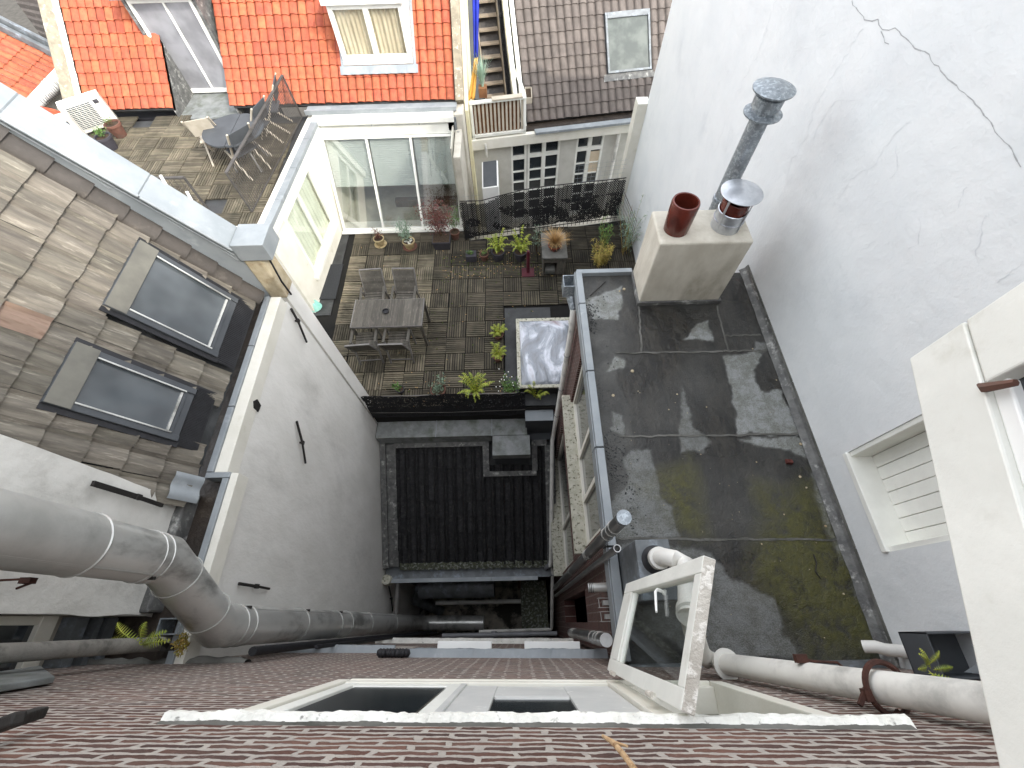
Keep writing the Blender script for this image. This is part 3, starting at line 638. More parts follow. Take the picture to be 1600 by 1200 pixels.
# ================================================================ big white house on the right
wh = thing('white_house', 'tall smooth white rendered house wall with cracks, rising beside the flat roof', 'house', (5, 4, -13.4))
prof = [(-.5, -13.4), (9.2, -13.4), (9.2, -2.5), (7.2, -1.35), (5.0, .2), (-.5, .6)]
BW = (.42, 1.22, -3.62, -1.6)   # boarded window
ys = [(-.5, BW[0]), (BW[0], BW[1]), (BW[1], 5.0), (5.0, 7.2), (7.2, 9.2)]
def topz(y): 
    P_ = [(-.5, .6), (5, .2), (7.2, -1.35), (9.2, -2.5)]
    for (a, za_), (b_, zb_) in zip(P_, P_[1:]):
        if a <= y <= b_ + 1e-6: return za_ + (zb_ - za_) * (y - a) / (b_ - a)
m = MB()
def wcell(a, b_, z0a, z0b, z1a, z1b, xd): m.hexa([(XW, a, z0a), (XW, b_, z0b), (XW + xd, b_, z0b), (XW + xd, a, z0a), (XW, a, z1a), (XW, b_, z1b), (XW + xd, b_, z1b), (XW + xd, a, z1a)])
for a, b_ in ys:
    if (a, b_) == (BW[0], BW[1]): wcell(a, b_, -13.4, -13.4, BW[2], BW[2], .3); wcell(a, b_, BW[3], BW[3], topz(a), topz(b_), .3)
    else: wcell(a, b_, -13.4, -13.4, topz(a), topz(b_), .3)
# cracks modelled as thin strips of darker filler
def crack(pts, w, slot):
    m.cm = slot; last = None; path = []
    for a, b_ in zip(pts, pts[1:]):
        n_ = max(2, int(math.hypot(b_[0] - a[0], b_[1] - a[1]) / 7))
        for i in range(n_): t = i / n_; path.append((a[0] + (b_[0] - a[0]) * t + U(-2.2, 2.2), a[1] + (b_[1] - a[1]) * t + U(-2.2, 2.2)))
    for a, b_ in zip(path, path[1:]):
        p, q = px(*a, XW - .002), px(*b_, XW - .002); d = (q - p).normalized(); s_ = V((0, -d[2], d[1])) * w * U(.5, 1.3) * .5
        m.poly([p - s_, q - s_, q + s_, p + s_])
    m.cm = 0
crack([(1330, 0), (1352, 33), (1370, 32), (1380, 48), (1400, 45), (1415, 60), (1430, 78), (1445, 80), (1460, 100), (1480, 122), (1500, 138), (1518, 155), (1535, 175), (1555, 205), (1575, 228), (1600, 265)], .0065, 1)
crack([(1378, 48), (1382, 66), (1392, 70)], .005, 1)
for P_ in ([(1348, 45), (1300, 120), (1272, 170), (1262, 210), (1235, 255), (1230, 285), (1215, 320)], [(1335, 155), (1305, 158), (1280, 195), (1265, 235)], [(1420, 190), (1380, 230), (1370, 255), (1330, 280), (1305, 320)], [(1365, 375), (1340, 400), (1240, 360)][:2],
           [(1438, 345), (1434, 380), (1412, 398)], [(1055, 40), (1070, 60), (1068, 90)], [(1085, 65), (1100, 90), (1088, 115)], [(1050, 240), (1056, 262)], [(1082, 212), (1092, 228)], [(1600, 410), (1552, 448)], [(1400, 230), (1403, 260), (1388, 285)], [(1510, 290), (1495, 330)], [(1212, 0), (1190, 70), (1150, 150), (1110, 250)], [(1540, 335), (1522, 405)]): crack(P_, .0032, 2)
obj('wall', m, ['white_plaster', 'crack', 'hair_crack'], wh)
m = MB(); m.prism([(XW + .31, 9.0, -13.4), (XW + .31, 9.0, -2.5), (XW + .31, 5, .1), (XW + .31, -.4, .5), (XW + .31, -.4, -13.4)], (5, 0, 0)); obj('house_body', m, 'white_plaster', wh)
def WP(y, z, d=0): return V((XW - d, y, z))
m = MB(); pbox(m, WP, BW[0], BW[1], BW[2], BW[2] + .05, -.22, .02); pbox(m, WP, BW[0] - .002, BW[0] + .04, BW[2] + .05, BW[3], -.22, -.01); pbox(m, WP, BW[1] - .04, BW[1] + .002, BW[2] + .05, BW[3], -.22, -.01)
bwf = obj('window', m, 'white_paint', wh, bevel=.006, label='white window closed with painted vertical boards')
m = MB(); n_ = 7
for i in range(n_):
    a = BW[0] + .04 + (BW[1] - BW[0] - .08) * i / n_; b_ = a + (BW[1] - BW[0] - .08) / n_ - .004; pbox(m, WP, a, b_, BW[2] + .05, BW[3], -.22, -.18)
obj('shutter_board', m, 'white_paint', bwf, bevel=.004)
m = MB(); m.box((2.62, 9.15, -13.4), (2.86, 9.42, -5.0)); obj('sunlit_end_strip', m, 'cream_paint', wh)  # added pale strip, stands in for the sunlit end edge of the wall

# ================================================================ gutter box, rain pipe corner at the right of the own wall
hp = thing('rain_hopper', 'dark square gutter box with short outlet pipe at the near right corner', 'gutter box', (2.8, -.2, -3.9))
m = MB(); q = pz(1350, 1010, -3.88); q2 = pz(1432, 1020, -3.78)
m.tube([q + V((-.02, .0, .02)), q + V((.04, .0, .07)), q + V((.10, -.02, .08)), q2 + V((.03, 0, -.02))], .042, 14); obj('outlet_pipe', m, 'pvc', hp, smooth=True)
m = MB(); c = pz(1470, 1022, -3.2); s_ = .12
for a, b_ in (((-s_, -s_, -.12), (s_ * 2, -s_ + .008, .1)), ((-s_, s_ - .008, -.12), (s_ * 2, s_, .1)), ((-s_, -s_, -.12), (-s_ + .008, s_, .1)), ((-s_, -s_, -.12), (s_ * 2, s_, -.112))): m.box(c + V(a), c + V(b_))
obj('box', m, 'flat_grey', hp)
m = MB(); m.poly([c + V((.05, -.09, .05)), c + V((.13, -.03, .11)), c + V((.18, -.10, .11))]); m.poly([c + V((.12, .05, .1)), c + V((.28, .05, .13)), c + V((.25, -.02, .13))]); obj('loose_flashing', m, 'zinc', hp)
f_ = MB(); pf = pz(1452, 1046, -2.9); fern(f_, pf, 7, .13, .6, .022); tag(obj('wall_fern', f_, 'fern_green'), 'tiny fern beside the dark gutter box at the lower right', 'fern')
# ================================================================ left neighbour: rendered wall, gutter, steep tiled roof, skylights
XL, YL = -2.8, 3.52
lh = thing('left_house', 'left neighbour house with a tall plain grey side wall and steep grey brown tiled roof', 'house', (-4.5, 1.6, -13.4))
m = MB(); m.box((-3.1, -.27, -13.4), (XL, 1.29, -4.14)); m.box((-3.1, 1.29, -13.4), (XL, YL, -4.14)); obj('wall', m, 'cool_plaster', lh)
m = MB(); m.box((-7.5, 1.0, -13.4), (-3.11, YL, -4.3)); obj('house_body', m, 'cool_plaster', lh)
m = MB(); m.box((-3.6, -.27, -4.136), (-2.83, YL - .02, -4.10)); obj('gutter_bed', m, 'gutter_muck', lh)
m = MB()   # zinc edge and painted board, with the jog
for a, b_ in ((1.31, 2.0), (2.01, 2.75), (2.76, 3.46)): m.box((-2.975, a, -4.12), (-2.915, b_, -3.965))
m.box((-2.975, 1.25, -4.12), (-2.74, 1.305, -3.967))
for a, b_ in ((-.27, .45), (.46, 1.245)): m.box((-2.80, a, -4.12), (-2.745, b_, -3.965))
obj('gutter_edge', m, 'zinc', lh, bevel=.005)
m = MB(); m.box((-2.913, 1.312, -4.16), (-2.79, YL - .05, -3.99)); m.box((-2.743, -.27, -4.16), (-2.67, 1.30, -3.985)); obj('fascia_board', m, 'cream_paint', lh, bevel=.004)
PT = math.radians(63); RO = V((-3.02, 1.0, -3.95)); RU = V((0, 1, 0)); RV = V((-math.cos(PT), 0, math.sin(PT))); RN = V((math.sin(PT), 0, math.cos(PT)))
def rk(x, y, h=0): q = pp(x, y, RO + RN * h, RN); d = q - RO; return (d.dot(RU), d.dot(RV))
def RP(u, v, d=0): return RO + RU * u + RV * v + RN * d
sk = []
for P_ in (((223, 376), (373, 475), (334, 556), (150, 475)), ((128, 532), (306, 617), (272, 690), (52, 625))):
    q = [rk(a, b_, .06) for a, b_ in P_]; us = sorted(k[0] for k in q); v_ = sorted(k[1] for k in q)
    sk.append(((us[0] + us[1]) / 2, (us[2] + us[3]) / 2, (v_[0] + v_[1]) / 2, (v_[2] + v_[3]) / 2))
print('skylights', sk)
m = MB(); tiles(m, RO + RU * -.05 + RV * .05, RU, RV, 2.4, 4.1, .2, .275, .034, lambda t: (.5 - .5 * math.cos(2 * math.pi * min(1, t * 1.15))) * .8 if t < .87 else (t - .87) * 5.5, .042,
    [(s_[0] + .04, s_[1] - .04, s_[2] - .2, s_[3] - .08) for s_ in sk], 7, .006, m2=lambda i, j: 1 if (i, j) in ((5, 5),) else 0)
obj('roof_tiles', m, ['left_tile', 'rust_tile'], lh, smooth='auto')
m = MB(); m.prism([RP(-.0, -.02, -.05), RP(2.42, -.02, -.05), RP(2.42, 4, -.05), RP(0, 4, -.05)], -RN * .04); obj('roof_deck', m, 'dark_bitumen', lh)
m = MB()
for j in range(13):   # verge caps
    p = RP(2.41, j * .275 + .0, .05 + .016); q = RP(2.41, j * .275 + .30, .035)
    pts = []
    for (c_, l) in ((p, 0), (q, 0)):
        for k in range(9):
            a = math.pi * k / 8; pts.append(c_ + RU * math.cos(a) * .095 + RN * (math.sin(a) * .06 - .03))
    m.add(pts + [p_ - RN * .02 for p_ in pts[:9]], [(k, k + 1, 10 + k, 9 + k) for k in range(8)] + [(18 + k, 19 + k, k + 1, k) for k in range(8)])
obj('verge_tiles', m, 'left_tile_dark', lh, smooth='auto')
def skylight(s_, lab):
    u0, u1, v0, v1 = s_; m = MB(); t = .055
    def rp(a, b_, c_, d_, h0, h1): pbox(m, lambda u, z, d: RP(u, z, d), a, b_, c_, d_, h0, h1)
    rp(u0, u0 + t, v0, v1, -.02, .09); rp(u1 - t, u1, v0, v1, -.02, .09); rp(u0 + t, u1 - t, v0, v0 + .06, -.02, .075); rp(u0 + t, u1 - t, v1 - .17, v1, -.02, .10)
    rp(u0 + t, u1 - t, v0 + .062, v0 + .09, 0, .086)
    o = obj('skylight', m, 'flat_grey', lh, bevel=.004, label=lab)
    m = MB(); pbox(m, RP, u0 + t, u1 - t, v0 + .09, v1 - .17, .055, .065); obj('pane', m, 'sky_glass', o)
    m = MB()
    for a in (u0 + t, u1 - t - .012): pbox(m, RP, a, a + .012, v0 + .08, v1 - .17, .09, .1)
    pbox(m, RP, u0 + t + .02, u1 - t - .02, v0 + .095, v0 + .115, .066, .08); obj('glazing_bar', m, 'steel', o)
    m = MB(); pbox(m, RP, u0 + .0, u1 - .0, v1 - .165, v1 - .005, .1, .104); obj('top_cover', m, 'frame_grey', o)
    m = MB()
    pbox(m, RP, u0 - .03, u1 + .06, v0 - .2, v0 - .002, .045, .051)
    for k in range(40):
        a = u0 - .02 + (u1 - u0 + .07) * k / 40; pbox(m, RP, a, a + .006, v0 - .19, v0 - .01, .051, .056)
    for a in (u0 - .05, u1 + .005): pbox(m, RP, a, a + .045, v0 - .02, v1 + .002, .055, .068)
    obj('skylight_flashing', m, 'black_plastic', o)

skylight(sk[0], 'far upper skylight in the tiled roof'); skylight(sk[1], 'near lower skylight in the tiled roof')
m = MB()   # bluish lead patch at the eave near corner
m.grid(lambda u, v: RP(-.0 + .24 * u, -.02 + .25 * v, .075 + .015 * math.sin(u * 9)), 10, 4); obj('lead_patch', m, 'zinc', lh, smooth='auto')
def anchor(P, a, b_, parent, mid=.5, w_=.014):
    m = MB(); a, b_ = V(a), V(b_); n_ = V((1, 0, 0)); c_ = a.lerp(b_, mid)
    m.beam(a + n_ * .02, c_ + n_ * .035, w_ * 2.0, .022, n_); m.beam(c_ + n_ * .035, b_ + n_ * .02, w_ * 1.6, .022, n_); m.beam(c_ - V((0, .022, 0)) + n_ * .04, c_ + V((0, .022, 0)) + n_ * .04, .05, .03, n_); m.beam(c_, c_ + n_ * .05, .025, .025)
    obj('wall_anchor', m, 'black_iron', parent, bevel=.004)
for a, b_, k in (((452, 482), (477, 535), .35), ((461, 658), (475, 724), .5), ((370, 912), (418, 920), .5), ((606, 915), (612, 955), .5)):
    anchor(None, px(*a, XL + .01), px(*b_, XL + .01), lh, k)
m = MB(); c_ = px(399, 633, XL); m.prism([c_ + V((-.002, a, b_)) for a, b_ in ((-.05, -.06), (.03, -.07), (.06, .02), (.01, .07), (-.05, .03))], (.02, 0, 0)); obj('wall_patch', m, 'black_iron', lh)
# coping between left house and terrace: zinc capped sloping party wall
pw = thing('party_wall', 'zinc capped party wall sloping down between the tiled roof and the decked terrace', 'wall', (-3.6, 3.7, -13.4))
n0, n1 = 3.56, 3.80
def capz(x): return -1.86 + (x + 3.97) * (-1.42)
xs = [-6.2, -5.0, -3.97, -3.45, -2.97]
m = MB()
for i in range(4):
    a, b_ = xs[i], xs[i + 1] - .006
    m.hexa([(a, n0 - .04, capz(a) - .05), (b_, n0 - .04, capz(b_) - .05), (b_, n1 + .03, capz(b_) - .05), (a, n1 + .03, capz(a) - .05), (a, n0 - .04, capz(a)), (b_, n0 - .04, capz(b_)), (b_, n1 + .03, capz(b_)), (a, n1 + .03, capz(a))])
    m.tube([(a, n0 - .04, capz(a) - .02), (b_, n0 - .04, capz(b_) - .02)], .018, 8)
m.box((-2.97, n0 - .05, -3.44), (-2.62, n1 + .04, -3.22))
obj('coping', m, 'zinc', pw, bevel=.006)
m = MB(); m.prism([(-6.2, n0, -9), (-6.2, n0, capz(-6.2) - .055), (-2.98, n0, capz(-2.98) - .055), (-2.98, n0, -9)], (0, .28, 0)); obj('flashed_face', m, 'zinc', pw)
m = MB(); m.beam((-6.0, n0 - .012, capz(-6.0) - .17), (-3.02, n0 - .012, capz(-3.02) - .17), .02, .012); obj('drip_moulding', m, 'zinc', pw, bevel=.003)
for a in (-3.2, -3.5, -3.85, -4.2): m = MB(); m.beam((a, n0 - .006, capz(a) - .19), (a + .16, n0 - .006, capz(a) - .52), .008, .02); obj('flashing_seam', m, 'zinc', pw)
m = MB(); m.box((-2.975, n0 - .02, -4.1), (-2.775, n1 + .01, -3.45)); obj('end_pier', m, 'mortar_cream', pw, bevel=.02)
m = MB(); m.box((-6.2, n0 + .0, -13.4), (-2.795, n1 + .02, -4.105)); obj('wall', m, 'cool_plaster', pw)
m = MB()
for a in (-3.75, -3.62): m.tube([(a + .36, n1 + .01, capz(a + .36) - .1), (a + .37, n1 + .04, capz(a + .36) + .06)], .014, 8)
obj('vent_stub', m, 'white_plastic', pw)
m = MB(); m.tube([px(418, 400, -2.77), px(440, 440, -2.77), px(455, 460, -2.77)], .012, 6); obj('cable', m, 'black_plastic', pw)

# rough rendered side wall with an iron anchor, left edge
rh = thing('rendered_house', 'rough cream rendered wall corner with a long black iron anchor, behind the big metal duct', 'wall', (-4.2, .5, -13.4))
m = MB()
def rwf(u, v): z = -4.2 + 4.8 * v; y = .1 + .95 * u; return V((-3.12 + NZ.noise(V((y * 2, z * 2, 0))) * .02 + NZ.noise(V((y * 7, z * 7, 5))) * .006, y + (.02 * NZ.noise(V((z * 3, 0, 8))) if u in (0, 1) else 0), z))
m.grid(rwf, 24, 90); m.prism([(-3.14, .1, -4.2), (-3.14, 1.05, -4.2), (-3.14, 1.05, .6), (-3.14, .1, .6)], (-2.5, 0, 0)); obj('wall', m, 'rough_plaster', rh, smooth='auto')
anchor(None, px(140, 755, -3.1), px(250, 790, -3.1), rh, .58, .02)
m = MB(); m.box((-3.3, .12, -4.12), (-3.05, 1.12, -3.93)); 
obj('lead_kerb', m, 'lead', rh, bevel=.02)
m = MB(); m.box((-5.5, -.27, -13.4), (-3.42, .098, .6)); obj('recessed_wall', m, 'cream_plaster', rh)
q0 = px(0, 968, -3.4); q1 = px(62, 968, -3.4)
m = MB(); m.box((-3.419, -.27, q1[2] - .1), (-3.36, .097, q1[2] + .02)); m.box((-3.419, -.27, -2.2), (-3.36, .097, -2.1)); m.box((-3.419, .04, q1[2] + .02), (-3.37, .096, -2.2)); w_ = obj('window', m, 'cream_paint', rh, bevel=.005)
m = MB(); m.box((-3.418, -.26, q1[2] + .02), (-3.40, .05, -2.2)); obj('pane', m, 'dark_glass', w_)
m = MB()
for i, (a, b_) in enumerate(((-3.92, -3.82), (-3.75, -3.70), (-3.6, -3.5))): m.box((-3.46, -.27, a - .1), (-3.34 + .02 * i, .09, b_ - .1))
obj('lead_strip', m, 'old_zinc', rh)

# big round ventilation duct
du = thing('ventilation_duct', 'huge shiny metal ventilation duct that bends once and runs down into the dark yard', 'duct', (-2.45, .1, -12))
path = [(-2.45, .43, .6), (-2.45, .42, -3.14), (-2.45, .02, -3.94), (-2.45, .02, -11.3), (-2.40, .02, -11.6), (-2.2, .02, -11.75), (-.9, .0, -11.75)]
m = MB(); m.tube(path, .158, 40); obj('pipe', m, 'steel', du, smooth=True)
m = MB(); m.tube([(-2.45, .43, .58), (-2.45, .425, -2.5)], .168, 40); obj('outer_sleeve', m, 'dull_steel', du, smooth=True)
m = MB()
def ring(mb, c_, d_, r, t=.007): 
    c_ = V(c_); d_ = V(d_).normalized(); a = d_.orthogonal().normalized(); b_ = d_.cross(a); mb.tube([c_ + (a * math.cos(k / 32 * 6.2832) + b_ * math.sin(k / 32 * 6.2832)) * r for k in range(32)], t, 5, close=True)
RG = []
for z in (-2.95, -3.02): RG.append(((-2.45, .42, z), (0, 0, 1), .159, .005))
d1 = (0, -.40, -.80)
for t in (.2, .82): RG.append((V((-2.45, .40, -3.18)).lerp(V((-2.45, .05, -3.90)), t), d1, .159, .004))
for z in (-4.12, -4.25, -5.3, -6.3, -6.7, -7.6, -9.1): RG.append(((-2.45, .02, z), (0, 0, 1), .159, .005))
RG.append(((-2.45, .425, -2.5), (0, 0, 1), .167, .008))
m = MB(); m.beam((-2.45 + .112, .42 - .118, .5), (-2.45 + .112, .42 - .118, -3.05), .012, .004, (.7, -.7, 0)); obj('duct_seam', m, 'dull_steel', du)
m = MB(); m.beam((-2.45 + .10, .02 + .122, -4.1), (-2.45 + .10, .02 + .122, -11), .012, .004, (.7, .7, 0)); obj('duct_seam', m, 'dull_steel', du)
for z_, k_ in ((-4.18, 0), (-5.36, 1), (-6.36, 2), (-2.98, 3)):
    m = MB(); c_ = V((-2.45 + .09, (.42 - .13) if k_ == 3 else (.02 + .135), z_)); m.box(c_ - V((.02, .012, .012)), c_ + V((.02, .012, .012))); obj('clamp', m, 'black_iron', du, bevel=.003)
for a in RG: m = MB(); ring(m, *a); obj('joint_ring', m, 'dull_steel', du, smooth=True)
m = MB()
for z in (-2.48,):
    m.beam((-2.58, .60, z), (-3.1, .615, z + .02), .012, .016); m.box((-2.63, .585, z - .02), (-2.57, .61, z + .02)); obj('bracket', m, 'black_iron', du); m = MB(); m.beam((-2.60, .25, z), (-3.1, .235, z), .01, .014); m.box((-2.66, .225, z - .02), (-2.60, .255, z + .02)); m.beam((-2.64, .23, z - .03), (-2.64, .20, z + .03), .01, .01); obj('bracket', m, 'rust', du)
# pipes by the own wall on the left
pl = thing('rain_pipe', 'lichen covered grey pipe running down the left end of the brick wall past a fern', 'pipe', (-2.86, -.1, -4.1))
m = MB(); m.tube([(-2.86, -.1, .5), (-2.86, -.1, -4.0), (-2.78, -.08, -4.12), (-2.6, -.05, -4.2)], .05, 18); obj('pipe', m, 'lichen_pipe', pl, smooth=True)
m = MB(); c_ = V((-2.83, .02, -4.0)); 
for a, b_ in (((-.09, -.06, -.1), (.09, -.05, .08)), ((-.09, .05, -.1), (.09, .06, .08)), ((-.09, -.05, -.1), (-.08, .05, .08)), ((.08, -.05, -.1), (.09, .05, .08))): m.box(c_ + V(a), c_ + V(b_))
obj('gutter_box', m, 'galvanised', pl)
m = MB(); q = px(262, 1010, -2.72); m.beam(q, q + V((.02, .05, .16)), .02, .03); m.box(q - V((.05, .03, .02)), q + V((.05, .02, .0))); obj('pipe_hook', m, 'black_iron', pl)
fq = px(222, 1008, -2.80)
m = MB(); 
for az, L_ in ((.35, .30), (.1, .36), (2.4, .26), (2.9, .22), (1.4, .18)): frond(m, fq, az, L_, .45, .042, 15)
m.cm = 0; tag(obj('gutter_fern', m, 'fern_green'), 'fern sprouting from the pipe at the left, beside the duct elbow', 'fern')
fq = px(288, 1008, -2.6); m = MB(); bush(m, fq - V((0, 0, .05)), .1, .09, 260, .03); tag(obj('moss_tuft', m, ['bamboo_gold', 'stem_brown']), 'brownish weed clump under the duct elbow by the brick wall', 'weed')
m = MB(); m.grid(lambda u, v: OW(-3.4 + 1.15 * u, -3.85 + (.12 + .05 * NZ.noise(V((u * 9, 0, 1)))) * (v - 1) - .25 * u, .0 + .05 * math.sin(v * 3.1) * (.7 + .5 * NZ.noise(V((u * 14, v, 4))))), 60, 6); obj('mortar_ledge', m, 'concrete', house, smooth='auto')
m = MB(); p_ = po(-40, 1085, .03); q = po(70, 1075, .03); 
m.prism([po(-60, 1068, .01), po(60, 1048, .01), po(82, 1068, .01), po(0, 1082, .01), po(-60, 1092, .01)], WN * .03); obj('concrete_ledge', m, 'slate_ledge', house, bevel=.006)
m = MB(); m.tube([(-2.2, -.17, -4.1), (-2.2, -.17, -12)], .035, 10); m.tube([(-2.05, -.18, -5), (-2.05, -.18, -12)], .02, 8); tag(obj('cable_pipe', m, 'black_plastic', smooth=True), 'pair of dark conduits on the wall hidden under the metal duct', 'conduit')
m = MB(); p_ = po(-50, 1150, .05); q = po(64, 1113, .05); m.beam(p_, q, .035, .03, WN); m.beam(p_ + V((0, 0, -.02)), po(30, 1122, .09), .03, .03, WN)
tag(obj('iron_anchor', m, 'black_iron', bevel=.006), 'black iron wall anchor on the brick wall in the bottom left corner', 'anchor')
m = MB(); m.tube([po(942, 1150, .03), po(958, 1160, .035), po(975, 1180, .045), po(996, 1208, .05)], [.004, .0065, .006, .006], 8); m.tube([po(955, 1158, .035), po(980, 1166, .04)], [.004, .003], 6)
tag(obj('twig', m, 'twig', smooth=True), 'bare peeled forked twig in front of the brick wall at the bottom edge', 'twig')

# white plastic pipe that leaves the roof box and climbs the own wall
wp = thing('white_pipe', 'thick pale plastic pipe leaving a box on the flat roof and climbing the brick wall', 'pipe', (1.1, .3, ZR))
bx = pz(1026, 874, -3.32)
pts = [bx, bx + V((0, 0, .07)), bx + V((.02, 0, .13)), bx + V((.07, -.02, .18)), bx + V((.13, -.06, .2)), py(1077, 960, .02), py(1083, 985, -.06), py(1094, 1020, -.18), py(1106, 1030, -.235), py(1135, 1038, -.245), py(1390, 1076, -.245), py(1546, 1099, -.245), py(1900, 1148, -.245)]
q = py(1077, 960, .02)
m = MB(); m.tube(pts, .057, 28); obj('pipe', m, 'pvc', wp, smooth=True)
m = MB()
m.tube([pts[1] - V((0, 0, .03)), pts[1] + V((0, 0, .02))], .074, 24)
for a in (py(1077, 958, .02), py(1115, 1033, -.243)): 
    pass
obj('pipe_collar', m, 'pvc', wp, smooth=True); m = MB(); dd = (pts[5] - pts[4]).normalized(); m.tube([pts[5] - dd * .05, pts[5] + dd * .0], .068, 24); obj('pipe_collar', m, 'pvc', wp, smooth=True); m = MB(); m.tube([pts[9], pts[9] + (pts[10] - pts[9]).normalized() * .012], .085, 24)
obj('pipe_collar', m, 'pvc', wp, smooth=True)
m = MB(); m.box(bx + V((-.13, -.26, -(bx[2] - ZR))), bx + V((.12, .14, -.03))); obj('roof_box', m, 'old_zinc', wp, bevel=.006)
m = MB(); m.lathe(bx + V((0, 0, -.028)), [(.1, 0), (.085, .008), (.07, .03)], 24); obj('rubber_collar', m, 'black_plastic', wp, smooth=True)
ckp = py(1386, 1075, -.245); dirp = (pts[10] - pts[9]).normalized()
m = MB(); ring(m, ckp, dirp, .085, .011); m.beam(ckp + V((0, -.07, .02)), ckp + V((-.06, -.11, .03)), .02, .012); m.beam(ckp - V((.08, .0, 0)), ckp - V((.13, .05, -.01)), .016, .012); m.box(ckp + V((-.1, -.04, -.01)), ckp + V((-.075, .0, .02)))
obj('rusty_clamp', m, 'rust', wp)
m = MB(); a = py(1250, 1028, -.17); m.box(a + V((-.02, -.02, -.02)), a + V((.03, .015, .01))); m.tube([a, a + V((.06, -.015, .0)), a + V((.16, -.02, .01)), a + V((.2, -.06, .01))], .006, 6)
tag(obj('rusty_bracket', m, 'rust'), 'rusty iron bracket left of the clamp, between white pipe and mossy roof', 'bracket')
# steel flue pipes on the annex wall
tw = thing('steel_flue', 'shiny steel flue pipe with a slotted round cap, standing out from the annex wall', 'flue', (.72, .6, -10))
def vpipe(x, y, z0, z1, r, par, matn='steel', rings=()):
    m = MB(); m.tube([(x, y, z0), (x, y, z1)], r, 20); o = obj('pipe', m, matn, par, smooth=True)
    for z in rings: m = MB(); ring(m, (x, y, z), (0, 0, 1), r + .001, .004); obj('pipe_band', m, 'dull_steel', par, smooth=True)
vpipe(.70, .60, -10, -3.02, .047, tw, 'flue_steel', (-3.3, -3.42, -3.6, -4.7, -4.8, -6.4))
m = MB(); m.tube([(.70, .60, -3.02), (.70, .60, -2.99)], .04, 16); m.cm = 1; m.tube([(.70, .60, -2.99), (.70, .60, -2.965)], .05, 20); obj('cap', m, ['black_plastic', 'galvanised'], tw, smooth='auto')
t2 = thing('thin_flue', 'thinner open ended steel pipe running beside the capped flue on the annex wall', 'pipe', (.72, .46, -10))
m = MB(); m.lathe((.72, .465, -10), [(0, 0), (.028, 0), (.028, 6.6), (.022, 6.6), (.022, 6.4), (0, 6.4)], 16); obj('pipe', m, 'flue_steel', t2, smooth=True)
t3 = thing('short_steel_pipe', 'short wide steel pipe with clamp rings, held low in the corner beside the open sash', 'pipe', (.66, -.13, -6.8))
vpipe(.66, -.135, -6.7, -3.95, .05, t3, 'flue_steel', (-4.2, -4.35, -4.6, -6.2, -6.4))
bv = thing('boiler_vent', 'small slotted steel boiler outlet poking from the annex brick wall', 'vent', (.8, .25, -4.5))
m = MB(); m.tube([(.82, .27, -4.45), (.63, .27, -4.47)], .04, 18); obj('pipe', m, 'dull_steel', bv, smooth=True)
m = MB(); m.lathe((.63, .27, -4.47), [(0, -.002), (.03, 0)], 14, (-1, 0, 0))
for k in range(3): ring(m, (.64 + .015 * k, .27, -4.47), (1, 0, 0), .041, .004)
obj('grille', m, 'black_plastic', bv)
m = MB()
for (yy, zz) in ((.14, -4.42), (.03, -4.38)):
    m.box((.70, yy - .04, zz - .05), (.80, yy - .036, zz + .05)); m.box((.70, yy + .036, zz - .05), (.80, yy + .04, zz + .05)); m.box((.74, yy - .02, zz - .04), (.80, yy + .02, zz + .04)); m.box((.705, yy - .036, zz - .003), (.71, yy + .036, zz + .003))
tag(obj('vent_grille', m, 'dull_steel'), 'small metal vent cages on the annex brick wall below the boiler outlet', 'vent')
# downpipe with hopper at the far corner of the annex
dp = thing('downpipe', 'pale grey rain pipe with hopper, dropping from the far corner of the annex', 'pipe', (.72, 3.3, -10.5))
m = MB(); m.tube([(.745, 3.40, -4.3), (.735, 3.27, -4.5), (.725, 3.25, -7.95), (.70, 3.15, -8.1), (.62, 1.05, -9.35), (.60, .98, -9.42)], .042, 16)
m.tube([(.66, .95, -9.6), (.64, -.12, -10.6), (.62, -.15, -10.65), (-.9, -.16, -9.6 - .9)], .035, 12); obj('pipe', m, 'pvc', dp, smooth=True)
m = MB()
for z in (-5.1, -6.1, -7.1): ring(m, (.727, 3.25, z), (0, 0, 1), .043, .005)
m.tube([(.60, 1.0, -9.42), (.54, .97, -9.46), (.54, .95, -9.7)], .05, 14); obj('pipe_socket', m, 'grey_pvc', dp, smooth=True)
m = MB(); c_ = V((.70, 3.62, -4.1))
m.prism([c_ + V(k) for k in ((-.08, -.08, .08), (.1, -.08, .08), (.1, .08, .08), (-.08, .08, .08))], (0, 0, -.004)) if 0 else None
for a, b_ in (((-.09, -.09, -.1), (.09, -.082, .09)), ((-.09, .082, -.1), (.09, .09, .09)), ((-.09, -.082, -.1), (-.082, .082, .09)), ((.082, -.082, -.1), (.09, .082, .09)), ((-.09, -.09, -.108), (.09, .09, -.1))): m.box(c_ + V(a), c_ + V(b_))
m.tube([c_ + V((0, 0, -.1)), (.745, 3.42, -4.32)], [.06, .042], 12)
obj('hopper', m, 'galvanised', dp)

